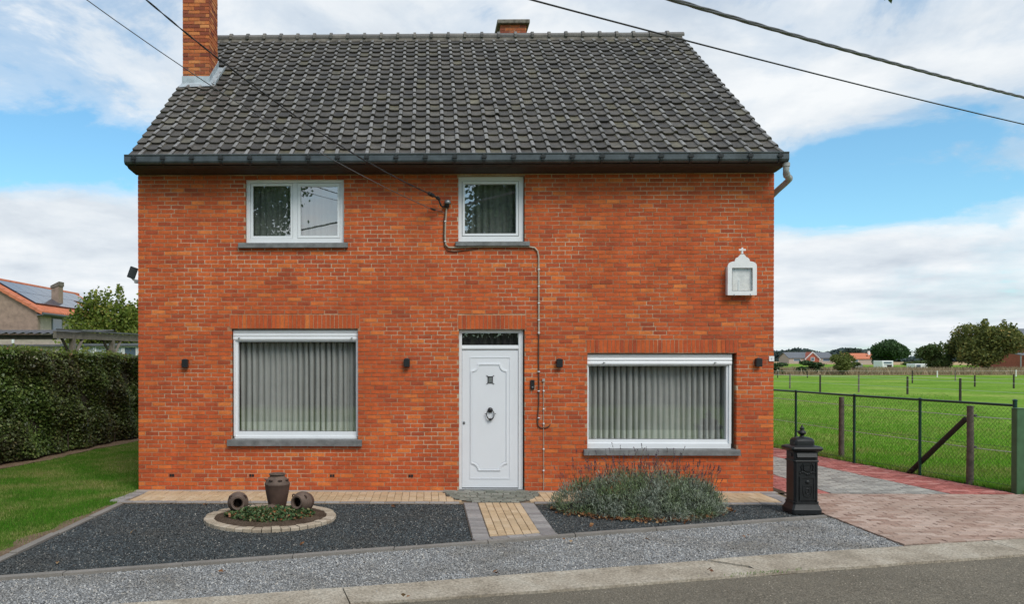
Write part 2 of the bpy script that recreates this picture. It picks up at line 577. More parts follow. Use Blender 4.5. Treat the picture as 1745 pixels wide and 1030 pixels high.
M['asphalt'] = ground_mat('asphalt', [(.125, .108, .080), (.158, .139, .106), (.185, .162, .122)], .9, 70, .95, .8, .75, .008)
M['soil'] = ground_mat('bare_soil', [(.065, .045, .032), (.11, .082, .06)], 5, 60, .98, .8, .5, .02)
M['soil_dry'] = ground_mat('dry_soil', [(.15, .105, .07), (.24, .175, .12)], 4, 50, .98, .8, .4, .02)
M['grit_dark'] = ground_mat('dark_grit', [(.034, .040, .042), (.062, .068, .066)], 2, 110, .9, 1.0, .5, .02)
M['grit_light'] = ground_mat('light_grit', [(.20, .20, .195), (.30, .30, .29)], 2, 90, .9, 1.0, .5, .02)
M['dark_stone'] = piece_mat('dark_gravel_stone', [(0, (.032, .039, .042)), (.5, (.062, .075, .080)), (.85, (.105, .122, .128)), (.96, (.17, .155, .13)), (1, (.42, .40, .36))], .75, 60, .2, 0, .5, stain_col=(.085, .072, .055), stain_scale=.9)
M['light_stone'] = piece_mat('light_gravel_stone', [(0, (.15, .155, .16)), (.4, (.28, .285, .285)), (.8, (.41, .415, .41)), (.95, (.46, .42, .36)), (1, (.68, .68, .65))], .8, 60, .2, 0, .75, stain_col=(.17, .15, .12), stain_scale=1.1)
M['field'] = ground_mat('field_turf', [(.09, .195, .016), (.145, .27, .03), (.26, .33, .075)], .16, 4, .98, .9, .45, .05)
M['lawn_base'] = ground_mat('lawn_base', [(.04, .10, .012), (.075, .14, .02), (.17, .16, .06)], .9, 45, .98, .9, .5, .03)
M['rough_grass'] = ground_mat('dry_rough_grass', [(.26, .20, .12), (.36, .28, .17)], .3, 6, .98, .8, .4, .1)
M['tan_field'] = ground_mat('stubble_field', [(.38, .27, .15), (.46, .33, .19)], .02, 1, .98, 0)
M['blade'] = leaf_mat('lawn_blade', [(0, (.050, .17, .012)), (.5, (.080, .25, .018)), (.85, (.12, .29, .03)), (1, (.25, .28, .08))], .3, .7,
                      [(0, (.12, .22, .025)), (.5, (.26, .30, .075)), (1, (.46, .40, .19))], 1.1, .08)
M['meadow_blade'] = leaf_mat('meadow_blade', [(0, (.11, .30, .022)), (.5, (.16, .38, .032)), (.85, (.22, .42, .05)), (1, (.32, .34, .11))], .3, .7,
                             [(0, (.11, .24, .025)), (.6, (.25, .34, .06)), (1, (.42, .38, .17))], 0.7, .08)
M['hedge_leaf'] = leaf_mat('beech_hedge_leaf', [(0, (.045, .08, .022)), (.35, (.085, .145, .034)), (.7, (.13, .21, .046)), (.9, (.20, .28, .075)), (1, (.27, .32, .12))], .3, .42,
                           [(0, (.06, .05, .03)), (.5, (.09, .10, .042)), (.85, (.13, .18, .055)), (1, (.20, .13, .07))], .55, .35)
M['hedge_top'] = leaf_mat('beech_young_leaf', [(0, (.11, .17, .03)), (.6, (.18, .24, .05)), (.9, (.25, .27, .075)), (1, (.22, .09, .05))], .35, .5)
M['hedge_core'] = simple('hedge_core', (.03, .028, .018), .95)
M['wood_grey'] = simple('weathered_timber', (.16, .135, .11), .85, var=.35, scale=6, bmp=.3)
M['wood_post'] = simple('wooden_stake', (.115, .095, .075), .9, var=.4, scale=14, bmp=.4)
M['wood_dark'] = simple('dark_brace_timber', (.042, .034, .027), .9, var=.3, scale=10)
M['fence_green'] = simple('dark_green_coating', (.006, .045, .03), .4)
M['mesh_green'] = simple('dark_green_wire', (.012, .05, .022), .6)
M['gate_green'] = simple('mid_green_paint', (.055, .13, .06), .5, var=.2, scale=7)
M['white_tape'] = simple('white_fence_tape', (.55, .55, .52), .7)
M['white_post'] = simple('white_plastic_post', (.75, .75, .73), .6)
M['lavender_leaf'] = leaf_mat('lavender_leaf', [(0, (.13, .16, .12)), (.4, (.215, .25, .195)), (.75, (.31, .345, .28)), (1, (.41, .44, .37))], .2, .7,
                              [(0, (.09, .14, .05)), (.5, (.15, .215, .08)), (1, (.23, .29, .14))], 3.0)
M['lavender_stalk'] = leaf_mat('lavender_stalk', [(0, (.11, .13, .06)), (.7, (.17, .17, .09)), (1, (.22, .18, .11))], .1, .7)
M['lavender_flower'] = leaf_mat('lavender_flower', [(0, (.055, .035, .05)), (.5, (.085, .055, .085)), (.85, (.12, .08, .12)), (1, (.13, .10, .075))], .1, .8)
M['dead_leaf'] = leaf_mat('fallen_brown_leaf', [(0, (.10, .04, .018)), (.4, (.18, .075, .03)), (.8, (.27, .13, .05)), (1, (.42, .28, .14))], .15, .7)
M['cover_leaf'] = leaf_mat('planter_leaf', [(0, (.03, .07, .025)), (.35, (.06, .12, .04)), (.7, (.11, .18, .07)), (.82, (.26, .28, .13)), (.92, (.30, .10, .04)), (1, (.42, .22, .10))], .3, .5)
M['terracotta'] = simple('brown_stoneware', (.085, .050, .036), .7, var=.28, scale=11, bmp=.2)
M['terracotta_top'] = simple('pale_brown_stoneware', (.125, .085, .064), .75, var=.3, scale=11, bmp=.2)
M['ring_stone'] = piece_mat('ring_edging_stone', [(0, (.33, .27, .20)), (.5, (.42, .35, .26)), (1, (.48, .41, .32))], .92, 50, .2, .35, .3, stain_col=(.25, .21, .16), stain_scale=5)
M['bark'] = simple('tree_bark', (.07, .055, .042), .95, var=.35, scale=6, bmp=.4)


def tree_leaf(name, a, b, c, d=None):
    return leaf_mat(name, [(0, a), (.5, b), (.9, c), (1, d or c)], .3, .6)


M['leaf_dark'] = tree_leaf('dark_green_leaf', (.028, .06, .02), (.045, .092, .028), (.07, .125, .04))
M['leaf_mid'] = tree_leaf('mid_green_leaf', (.045, .08, .022), (.075, .125, .032), (.12, .165, .045), (.18, .14, .05))
M['leaf_autumn'] = tree_leaf('turning_leaf', (.075, .10, .028), (.13, .155, .038), (.22, .22, .055), (.32, .22, .06))
M['leaf_yellow'] = tree_leaf('yellow_green_leaf', (.09, .12, .025), (.14, .17, .04), (.20, .22, .06))
M['leaf_conifer'] = tree_leaf('bright_conifer_leaf', (.09, .14, .020), (.155, .205, .03), (.23, .265, .045), (.30, .25, .05))
M['leaf_far'] = tree_leaf('hazed_tree_leaf', (.05, .075, .06), (.065, .095, .075), (.09, .12, .09))  # bluish haze of distance mixed into this leaf colour
M['far_brick'] = simple('brown_far_brick', (.30, .215, .165), .9, var=.25, scale=4)
M['pale_brick'] = simple('pale_far_brick', (.42, .35, .29), .9, var=.2, scale=5)
M['red_far_brick'] = simple('red_far_brick', (.33, .09, .055), .9, var=.2, scale=3)
M['orange_tile'] = simple('orange_roof_tile', (.52, .17, .085), .8, var=.2, scale=3)
M['slate'] = simple('grey_roof_slate', (.13, .14, .155), .7, var=.2, scale=2)
M['solar'] = simple('solar_glass', (.035, .05, .085), .12, .0, spec=.9)
M['solar_edge'] = simple('solar_frame', (.03, .03, .032), .4, .5)
M['corrugated'] = simple('corrugated_sheet', (.09, .09, .095), .7, var=.3, scale=4)
M['far_white'] = simple('white_enamel', (.75, .76, .76), .45)
M['far_window'] = simple('far_window_glass', (.10, .14, .19), .08, spec=.8)
M['greenhouse'] = simple('greenhouse_pane', (.46, .50, .53), .15, spec=.7)
M['rubber'] = simple('tyre_rubber', (.015, .015, .015), .8)
M['far_grey_wood'] = simple('grey_board', (.22, .22, .22), .85, var=.2)

# ------------------------------------------------------------------ ground
def sheet(name, poly, z, mat, kind='structure'):
    mb = MB().add([(x, y, z) for x, y in poly], [tuple(range(len(poly)))])
    o = mb.build(name, mat, loc=(poly[0][0], poly[0][1], z))
    o['kind'] = kind
    return o


def clip_poly(poly, clip):
    """convex clip (counter-clockwise) of a polygon"""
    out = list(poly)
    for i in range(len(clip)):
        a, b = clip[i], clip[(i + 1) % len(clip)]
        def side(p): return (b[0] - a[0]) * (p[1] - a[1]) - (b[1] - a[1]) * (p[0] - a[0])
        src, out = out, []
        for j in range(len(src)):
            p, q = src[j], src[(j + 1) % len(src)]
            sp, sq = side(p), side(q)
            if sp >= 0: out.append(p)
            if (sp >= 0) != (sq >= 0):
                t = sp / (sp - sq)
                out.append((p[0] + (q[0] - p[0]) * t, p[1] + (q[1] - p[1]) * t))
        if not out: return []
    return out


def area(poly):
    return abs(sum(p[0] * q[1] - q[0] * p[1] for p, q in zip(poly, poly[1:] + poly[:1]))) / 2


_UNIT = {}


def unit_box(name, mat, variant=0):
    """a slab 1 x 1 x 1 with its top at z = 0, chamfered round the top, bottom left open; shared by alike pieces"""
    k = (name, mat.name, variant)
    if k not in _UNIT:
        mb = MB()
        e = .03
        v = [(-.5, -.5, -1), (.5, -.5, -1), (.5, .5, -1), (-.5, .5, -1)]
        v += [(-.5, -.5, -.12), (.5, -.5, -.12), (.5, .5, -.12), (-.5, .5, -.12)]
        v += [(-.5 + e, -.5 + e * 1.6, 0), (.5 - e, -.5 + e * 1.6, 0), (.5 - e, .5 - e * 1.6, 0), (-.5 + e, .5 - e * 1.6, 0)]
        f = [(8, 9, 10, 11)]
        for i in range(4):
            j = (i + 1) % 4
            f += [(i, j, 4 + j, 4 + i), (4 + i, 4 + j, 8 + j, 8 + i)]
        me = bpy.data.meshes.new(name)
        me.from_pydata(v, [], f)
        me.materials.append(mat)
        _UNIT[k] = me
    return _UNIT[k]


CAMP = Vector(cam.location)


def lay(parent, name, pieces, mat, ztop, thick=.04, limit=300, jitter=.0025, clip=None, stuff_name=None, rest_mat=None):
    """pieces: (cx, cy, length, width, angle). The nearest become objects, the others one joined part."""
    items = []
    for cx, cy, L, Wd, an in pieces:
        c, s = math.cos(an), math.sin(an)
        quad = [(cx + c * a - s * b, cy + s * a + c * b) for a, b in ((-L / 2, -Wd / 2), (L / 2, -Wd / 2), (L / 2, Wd / 2), (-L / 2, Wd / 2))]
        q = quad
        if clip:
            q = clip_poly(quad, clip)
            if len(q) < 3 or area(q) < L * Wd * .06: continue
        whole = area(q) > L * Wd * .999
        dz = random.uniform(-jitter, jitter)
        items.append(((Vector((cx, cy, ztop)) - CAMP).length, whole, (cx, cy, L, Wd, an), q, dz))
    items.sort(key=lambda i: i[0])
    unit = unit_box(name, mat)
    rest = MB()
    for n, (dist, whole, (cx, cy, L, Wd, an), q, dz) in enumerate(items):
        if n < limit:
            if whole:
                o = link_mesh(unit, name, parent, (cx, cy, ztop + dz))
                o.scale = (L, Wd, thick)
                o.rotation_euler = (random.uniform(-.006, .006), random.uniform(-.006, .006), an + random.uniform(-.006, .006))
            else:
                MB().prism(q, 'z', ztop - thick, ztop + dz).build(name, mat, parent, (cx, cy, ztop))
        else:
            rest.prism(q, 'z', ztop - thick, ztop + dz)
    if rest.v:
        o = rest.build(stuff_name or name + 's', mat, parent)
        o['kind'] = 'stuff'


def running_bond(x0, x1, y0, y1, L, Wd, joint, along='x', an=0.0, stagger=.5):
    out = []
    if along == 'x':
        ny = int(math.ceil((y1 - y0) / (Wd + joint)))
        for j in range(ny):
            off = (L + joint) * stagger * (j % 2)
            nx = int(math.ceil((x1 - x0) / (L + joint))) + 1
            for i in range(-1, nx):
                cx = x0 + off + (i + .5) * (L + joint)
                cy = y0 + (j + .5) * (Wd + joint)
                out.append((cx, cy, L, Wd, 0.0))
    else:
        nx = int(math.ceil((x1 - x0) / (Wd + joint)))
        for i in range(nx):
            off = (L + joint) * stagger * (i % 2)
            ny = int(math.ceil((y1 - y0) / (L + joint))) + 1
            for j in range(-1, ny):
                out.append((x0 + (i + .5) * (Wd + joint), y0 + off + (j + .5) * (L + joint), L, Wd, math.pi / 2))
    return out


W = 9.48                                   # house width
sheet('ground', [(-3000, -3000), (3000, -3000), (3000, 3000), (-3000, 3000)], -.09, M['field'])


def kerb_y(x):      # house side of the concrete strip along the road
    pts = [(-12, -9.4), (1.70, -5.60), (3.69, -5.05), (7.06, -4.08), (7.47, -3.92), (9.4, -3.43), (10.9, -3.06), (20, -.9)]
    for (a, b), (c, d) in zip(pts, pts[1:]):
        if x <= c: return b + (d - b) * (x - a) / (c - a)
    return pts[-1][1]


def kerb_in(x):     # road side
    pts = [(-12, -9.55), (3.17, -5.57), (5.74, -4.93), (7.42, -4.45), (10.47, -3.66), (20, -1.3)]
    for (a, b), (c, d) in zip(pts, pts[1:]):
        if x <= c: return b + (d - b) * (x - a) / (c - a)
    return pts[-1][1]


def edge_y(x):      # garden edging between the two gravels
    return -5.0 + .338 * x


# road
road = MB()
xs = np.linspace(-40, 60, 41)
rv = []
for x in xs:
    yk = -5.57 + (x - 3.17) * .262
    rv += [(x, yk + .2, -.06), (x, yk - 2.3, -.035), (x, yk - 5.2, -.06)]
rf = []
for i in range(len(xs) - 1):
    for k in range(2):
        a = i * 3 + k
        rf.append((a, a + 1, a + 4, a + 3))
road.add(rv, rf)
road.build('road', M['asphalt'], loc=(3, -7, -.05), kind='structure')

# concrete strip along the road, in cast lengths
kerb = root('kerb_strip', (6, -4.6, -.06), None, None)
kerb['kind'] = 'structure'


def kerb_slab(xa, xb, left=None, right=None):
    n = max(2, int((xb - xa) / .25))
    xs_ = [xa + (xb - xa) * i / n for i in range(n + 1)]
    top_o = [(x, kerb_y(x) + random.uniform(-.008, .008)) for x in xs_]
    top_i = [(x + .1, kerb_in(x + .1) + random.uniform(-.012, .012)) for x in xs_]
    if left: top_o[0], top_i[0] = left
    if right: top_o[-1], top_i[-1] = right
    mb = MB()
    v, f = [], []
    for (o_, i_) in zip(top_o, top_i):
        v += [(o_[0], o_[1], -.10), (o_[0], o_[1], -.006), (i_[0], i_[1], -.034), (i_[0], i_[1] - .004, -.10)]
    for k in range(n):
        a, b = k * 4, k * 4 + 4
        for q in range(3): f.append((a + q, b + q, b + q + 1, a + q + 1))
    f += [(0, 1, 2, 3), tuple(n * 4 + q for q in (3, 2, 1, 0))]
    mb.add(v, f)
    mb.build('kerb_slab', M['concrete'], kerb, ((xa + xb) / 2, kerb_y((xa + xb) / 2), -.02))


for xa, xb in ((-9, -3.0), (-2.985, 0.6), (.612, 3.60), (3.61, 7.05)):
    kerb_slab(xa, xb, right=((7.055, -4.085), (7.62, -4.40)) if xb == 7.05 else None)
kerb_slab(7.13, 10.45, left=((7.105, -4.055), (7.74, -4.365)))
MB().add([(6.95, -4.14, -.05), (7.6, -4.45, -.058), (7.85, -4.36, -.058), (7.2, -4.05, -.05)], [(0, 1, 2, 3)]).build('crack_soil', M['soil'], kerb)
kerb_slab(10.46, 14.0)

# light gravel strip
gx = list(np.linspace(-6, 9.42, 24))
poly = [(x, kerb_y(x) + .005) for x in gx] + [(x, edge_y(x) - .02) for x in reversed(gx)]
sheet('light_gravel_bed', poly, -.022, M['grit_light'])
# dark gravel beds and their base
sheet('dark_gravel_bed', [(.12, edge_y(.12)), (9.3, edge_y(9.3)), (9.46, -1.3), (9.46, -.9), (.12, -.9)], -.016, M['grit_dark'])
# garden edging of concrete
edging = root('garden_edging', (4, -3.6, 0), None, None)
edging['kind'] = 'structure'
for xa in np.arange(-6.0, 9.3, 1.0):
    xb = min(xa + .992, 9.34)
    dz = random.uniform(-.006, .004)
    MB().prism([(xa, edge_y(xa) - .045), (xb, edge_y(xb) - .045), (xb, edge_y(xb) + .045), (xa, edge_y(xa) + .045)], 'z', -.08, .008 + dz).build('edging_slab', M['edging'], edging, (xa + .5, edge_y(xa + .5), 0))
for ya in np.arange(-4.85, -1.2, .925):
    yb = min(ya + .918, -1.12)
    xl = .17 - (ya + 1.1) * -.012
    MB().prism([(xl - .045, ya), (xl + .045, ya), (xl + .045, yb), (xl - .045, yb)], 'z', -.08, .004 + random.uniform(-.008, .008)).build('edging_slab', M['edging'], edging, (xl, ya + .4, 0))

# lawn on the left, soil strip under the hedge
HA, HB = Vector((-4.95, -8.6)), Vector((-2.10, 14.0))


def hedge_x(y): return HA.x + (HB.x - HA.x) * (y - HA.y) / (HB.y - HA.y)


sheet('lawn', [(-7, -6.2), (.10, -4.93), (.125, -1.1), (.0, -.1), (-.02, 3), (-.02, 16), (-7, 16)], -.014, M['lawn_base'])
sheet('soil_strip', [(hedge_x(-7) - .6, -7), (hedge_x(-7) + .36, -7)] + [(hedge_x(y) + .30 + .07 * math.sin(y * 2.1) + .05 * math.sin(y * 5.3), y) for y in np.arange(-6, 14, .4)] + [(hedge_x(14) - .6, 14)], -.006, M['soil_dry'])
sheet('bare_edge_soil', [(-.55, -4.95)] + [(.12, -4.9), (.12, -1.25)] + [(.02 - .42 * abs(math.sin(t * 3.3 + .6)) * (t / 5.0), -1.1 - t + .1) for t in np.arange(.2, 3.8, .2)], -.010, M['soil_dry'])

# meadow behind the chain-link fence
sheet('meadow', [(12.98, -.10), (3000, -.10), (3000, 3000), (10.6, 3000), (10.9, 13), (12.13, 5.2)], -.03, M['field'])
sheet('fence_soil', [(12.90, -.1), (13.22, -.1), (12.36, 5.4), (11.2, 13), (10.8, 13), (12.08, 5.2)], -.012, M['soil'])
sheet('rough_grass_strip', [(45, 86), (140, 92), (190, 122), (40, 120)], -.02, M['rough_grass'])
sheet('stubble_field', [(150, 250), (600, 250), (1200, 640), (150, 640)], -.02, M['tan_field'])

# ------------------------------------------------------------------ paving in front of the house
band = root('front_paving', (4.7, -.55, 0), None, None)
band['kind'] = 'structure'
MB().add([(-.02, -.11, -.008), (.10, -1.09, -.008), (9.5, -1.05, -.008), (9.5, -.11, -.008)], [(0, 1, 2, 3)]).build('paving_bed', M['joint_beige'], band)
MB().box(-.02, 9.5, -.115, -.006, -.05, .004).build('mortar_fillet', M['pale_concrete'], band)
DOOR_C = (5.28, .0)


def in_fan(x, y): return ((x - 5.28) / .72) ** 2 + (y / 1.07) ** 2 < 1.0


pcs = [p for p in running_bond(.2, 9.2, -.92, -.12, .196, .101, .004, 'y', stagger=.5) if -.94 < p[1] < -.1 and not in_fan(p[0], p[1])]
lay(band, 'paver', pcs, M['beige_paver'], .004, .05, 300, .0025, [(.20, -.925), (9.2, -.925), (9.3, -.118), (.12, -.118)], 'pavers')
gp = [(.17 + i * .205, -.98, .2, .1, 0) for i in range(45) if not in_fan(.17 + i * .205, -.93) and not 4.83 < .17 + i * .205 < 5.76]
gp += [(.02 + .09 * (1 - j / 8.0), -.15 - j * .105, .2, .1, 0) for j in range(8)]
gp += [(9.33, -.16 - j * .105, .2, .1, 0) for j in range(8)]
lay(band, 'edging_paver', gp, M['grey_paver'], .006, .06, 300, .003)

# half-round fan of setts before the door
fan = root('doorstep_setts', (5.28, -.5, 0), None, None)
fan['kind'] = 'structure'
fp = [(5.28 + .72 * math.cos(a), 1.07 * math.sin(a)) for a in np.linspace(math.pi, 2 * math.pi, 25)]
MB().prism([(x, min(y, -.005)) for x, y in fp], 'z', -.05, .002).build('sett_bed', M['joint_sand'], fan)
pcs = []
yy = -.055
k = 0
while yy > -1.02:
    half = .72 * math.sqrt(max(0, 1 - (yy / 1.07) ** 2))
    x = 5.28 - half + random.uniform(0, .05)
    while x < 5.28 + half - .05:
        L = random.uniform(.09, .21)
        L = min(L, 5.28 + half - x)
        pcs.append((x + L / 2, yy + random.uniform(-.008, .008), L - .012, random.uniform(.068, .085), random.uniform(-.05, .05)))
        x += L
    yy -= .088
lay(fan, 'sett', pcs, M['sett'], .012, .05, 300, .005)

# path from the door to the gravel strip
path = root('garden_path', (5.3, -2.1, 0), None, None)
path['kind'] = 'structure'
MB().add([(4.83, -1.0, -.004), (4.83, edge_y(4.83) + .03, -.004), (5.80, edge_y(5.8) + .03, -.004), (5.80, -1.0, -.004)], [(0, 1, 2, 3)]).build('path_bed', M['joint_sand'], path)
pcs = []
for i in range(6):
    for j in range(12):
        pcs.append((5.035 + .05 + i * .0965, -1.10 - j * .178 + random.uniform(-.003, .003), .172, .0915, math.pi / 2))
clipp = [(4.9, edge_y(4.9) + .20), (5.75, edge_y(5.75) + .20), (5.75, -1.0), (4.9, -1.0)]
lay(path, 'paver', pcs, M['beige_paver'], .006, .05, 300, .002, clipp)
pcs = []
for j in range(26):
    pcs.append((4.935, -1.06 - j * .089, .185, .082, 0)); pcs.append((5.705, -1.06 - j * .089, .185, .082, 0))
pcs = [p for p in pcs if p[1] > edge_y(p[0]) + .19]
an = math.atan(.338)
for i in range(5):
    t = 4.94 + i * .192
    pcs.append((t, edge_y(t) + .125, .194, .10, an))
lay(path, 'edging_paver', pcs, M['grey_paver'], .008, .06, 300, .004)

# driveway along the house and its worn apron
drive = root('driveway', (11, 2, 0), None, None)
drive['kind'] = 'structure'
MB().add([(9.62, -.12, -.012), (12.98, -.12, -.012), (12.13, 5.2, -.012), (10.9, 13, -.012), (9.62, 13, -.012)], [(0, 1, 2, 3, 4)]).build('driveway_bed', M['joint_sand'], drive)
RED_R = [(12.0, -.12), (12.94, -.12), (11.15, 12), (10.25, 12)]
GREY = [(10.28, -.12), (11.99, -.12), (10.24, 12), (10.20, 12)]
RED_L = [(9.66, -.12), (10.27, -.12), (10.19, 6), (9.66, 6)]
allp = running_bond(9.6, 13.1, -.12, 12.0, .213, .103, .007, 'x')
lay(drive, 'grey_paver', [p for p in allp if p[1] < 8], M['driveway_grey'], .0, .05, 300, .003, GREY)
lay(drive, 'red_paver', [p for p in allp if p[0] > 11 or p[1] > 7], M['driveway_red'], .0, .05, 200, .003, RED_R)
lay(drive, 'side_paver', [p for p in allp if p[0] < 10.5 and p[1] < 6], M['driveway_red'], .0, .05, 100, .003, RED_L)
apron = root('driveway_apron', (11.5, -1.8, 0), None, None)
apron['kind'] = 'structure'
AP = [(9.42, -3.40), (9.9, kerb_y(9.9) + .01), (10.9, kerb_y(10.9) + .01), (15, kerb_y(13.9)), (15, -.135), (9.55, -.135), (9.40, -1.6)]
MB().add([(x, y, -.014) for x, y in AP], [tuple(range(len(AP)))]).build('apron_bed', M['joint_sand'], apron)
AP_C = [(9.42, -3.38), (10.9, kerb_y(10.9) + .03), (14.6, kerb_y(14.6) + .02), (14.6, -.14), (9.57, -.14), (9.41, -1.6)]
lay(apron, 'red_paver', running_bond(9.3, 14.8, -3.45, -.14, .214, .101, .009, 'x'), M['apron_red'], -.002, .05, 300, .004, AP_C)
# rough soil between the house corner and the driveway
sheet('corner_soil', [(9.5, -.1), (9.66, -.1), (9.66, 9), (9.5, 9)], -.002, M['soil'])

# ------------------------------------------------------------------ the house
house = root('brick_house', (W / 2, 0, 0), 'two storey orange-red brick house with a dark tiled roof and white windows and door', 'house')
OPEN = {  # x0, x1, z0, z1
    'ul': (1.619, 3.097, 3.713, 4.683), 'um': (4.806, 5.794, 3.724, 4.705),
    'll': (1.410, 3.307, .763, 2.425), 'lr': (6.728, 8.937, .625, 2.058), 'door': (4.816, 5.797, .0, 2.414)}
ZT = 4.79
CH = ZT / 76.0
# the bed of mortar behind the bricks, with the openings cut through it
xs_ = sorted({0.002, W - .002} | {v for o in OPEN.values() for v in o[:2]})
zs_ = sorted({0.0, ZT} | {v for o in OPEN.values() for v in o[2:]})
mb = MB()
MY = .005
for xa, xb in zip(xs_, xs_[1:]):
    for za, zb in zip(zs_, zs_[1:]):
        cx, cz = (xa + xb) / 2, (za + zb) / 2
        if any(o[0] < cx < o[1] and o[2] < cz < o[3] for o in OPEN.values()): continue
        mb.add([(xa, MY, za), (xb, MY, za), (xb, MY, zb), (xa, MY, zb)], [(0, 1, 2, 3)])
for o in OPEN.values():
    x0, x1, z0, z1 = o
    e = .004
    for q in ([(x0 - e, MY, z0), (x0 - e, .30, z0), (x0 - e, .30, z1), (x0 - e, MY, z1)], [(x1 + e, MY, z1), (x1 + e, .30, z1), (x1 + e, .30, z0), (x1 + e, MY, z0)],
              [(x0, MY, z1 + e), (x0, .30, z1 + e), (x1, .30, z1 + e), (x1, MY, z1 + e)], [(x0, .30, z0), (x0, MY, z0), (x1, MY, z0), (x1, .30, z0)]):
        mb.add(q, [(0, 1, 2, 3)])
mb.add([(.002, MY, 0), (.002, .3, 0), (.002, .3, ZT), (.002, MY, ZT), (W - .002, MY, 0), (W - .002, .3, 0), (W - .002, .3, ZT), (W - .002, MY, ZT)], [(3, 2, 1, 0), (4, 5, 6, 7), (3, 7, 6, 2)])
wall = mb.build('front_wall', M['mortar'], house)

# bricks, one by one
SOLD = {'ll': (1.385, 3.33, 2.425, .212), 'door': (4.80, 5.813, 2.414, .214), 'lr': (6.712, 8.953, 2.058, .205)}


def subtract(a, b, cuts):
    segs = [(a, b)]
    for c, d in cuts:
        nxt = []
        for p, q in segs:
            if d <= p or c >= q: nxt.append((p, q)); continue
            if c > p: nxt.append((p, c))
            if d < q: nxt.append((d, q))
        segs = nxt
    return segs


def unit_brick(mat):
    k = ('brick', mat.name)
    if k not in _UNIT:
        v = [(-.5, 0, -.5), (.5, 0, -.5), (.5, 0, .5), (-.5, 0, .5), (-.5, 1, -.5), (.5, 1, -.5), (.5, 1, .5), (-.5, 1, .5)]
        f = [(0, 1, 2, 3), (1, 5, 6, 2), (4, 0, 3, 7), (3, 2, 6, 7), (4, 5, 1, 0)]
        me = bpy.data.meshes.new('brick')
        me.from_pydata(v, [], f); me.materials.append(mat)
        _UNIT[k] = me
    return _UNIT[k]


bricks = []
MODX = .2
J = .0125
for i in range(76):
    z0, z1 = i * CH, (i + 1) * CH
    zc = (z0 + z1) / 2
    cuts = [(o[0], o[1]) for o in OPEN.values() if o[2] < zc < o[3]]
    cuts += [(s[0] - J / 2, s[1] + J / 2) for s in SOLD.values() if s[2] < zc < s[2] + s[3]]
    x = 0.0 if i % 2 == 0 else -.1
    if i % 7 == 3: x -= .05
    wob = random.uniform(-.006, .006)
    x += wob
    while x < W:
        a, b = max(0.0, x + J / 2) if x > .02 else 0.0, min(W, x + MODX - J / 2)
        if x + MODX > W - .03: b = W
        for p, q in subtract(a, b, cuts):
            if q - p < .028: continue
            bricks.append((p, q, z0 + J / 2, z1 - J / 2))
        x += MODX + random.uniform(-.002, .002)
vent_cells = []
for vx in (.505, 1.709, 2.919, 4.098):
    vent_cells.append((vx, .222))
ub = unit_brick(M['brick'])
bricks.sort(key=lambda r: (r[1] - r[0] < .18, ((r[0] + r[1]) / 2 - 4.334) ** 2 + ((r[2] + r[3]) / 2 - 1.976) ** 2))
rest = MB()
for n, (a, b, c, d) in enumerate(bricks):
    y = random.uniform(-.0022, .0022)
    dz = random.uniform(-.0012, .0012)
    if n < 300:
        o = link_mesh(ub, 'brick', wall, ((a + b) / 2, y, (c + d) / 2 + dz))
        o.scale = (b - a, .10, d - c)
    else:
        v = [(a, y, c + dz), (b, y, c + dz), (b, y, d + dz), (a, y, d + dz), (a, y + .1, c + dz), (b, y + .1, c + dz), (b, y + .1, d + dz), (a, y + .1, d + dz)]
        rest.add(v, [(0, 1, 2, 3), (1, 5, 6, 2), (4, 0, 3, 7), (3, 2, 6, 7), (4, 5, 1, 0)])
rest.build('brick_courses', M['brick'], wall, kind='stuff')
for s in SOLD.values():
    n = round((s[1] - s[0]) / .0628)
    w_ = (s[1] - s[0]) / n
    for k in range(n):
        o = link_mesh(ub, 'lintel_brick', wall, (s[0] + (k + .5) * w_, random.uniform(-.002, .002), s[2] + s[3] / 2 + .003))
        o.scale = (w_ - .010, .10, s[3] - .012)
# cavity vents low in the wall
for vx, vz in vent_cells:
    mb = MB()
    for dx in (-.019, .019):
        mb.box(vx + dx - .0155, vx + dx + .0155, -.006, .0, vz - .019, vz + .019)
    mb.build('air_vent', M['black'], wall, (vx, 0, vz))

# other walls, with gables
EY, EZ = -.30, 4.905                       # eave line of the tiles
RY, RZ = 4.38, 8.47                        # ridge
SL = math.hypot(RY - EY, RZ - EZ)
dS = Vector((0, (RY - EY) / SL, (RZ - EZ) / SL))
nS = Vector((0, -dS.z, dS.y))
BY = 2 * RY - 0.05
mb = MB()
for xa, xb in ((.003, .30), (W - .30, W - .003)):
    prof = [(.30, 0), (BY, 0), (BY, 4.70), (RY, RZ - .14), (.30, 5.18)]
    mb.prism(prof, 'x', xa, xb)
mb.box(.30, W - .30, BY - .3, BY, 0, 4.7)
mb.build('outer_wall', simple('side_brick', (.42, .09, .032), .9, var=.25, scale=6), house)

# roof underlay, both slopes
mb = MB()
t_ = .05
def RP(x, s, n): return Vector((x, EY, EZ)) + dS * s + nS * n
mb.add([RP(0.0, .02, -.03), RP(W, .02, -.03), RP(W, SL, -.03), RP(0.0, SL, -.03),
        RP(0.0, .02, -.09), RP(W, .02, -.09), RP(W, SL - .05, -.09), RP(0.0, SL - .05, -.09)], [(0, 1, 2, 3), (7, 6, 5, 4), (0, 4, 5, 1), (1, 5, 6, 2), (3, 7, 4, 0)])
back = [Vector((p[0], 2 * RY - p[1], p[2])) for p in mb.v[:4]]
mb.add(back + [p + Vector((0, 0, -.06)) for p in back], [(3, 2, 1, 0), (4, 5, 6, 7), (0, 1, 5, 4), (1, 2, 6, 5), (3, 0, 4, 7)])
roof = mb.build('roof', M['tile'], house)

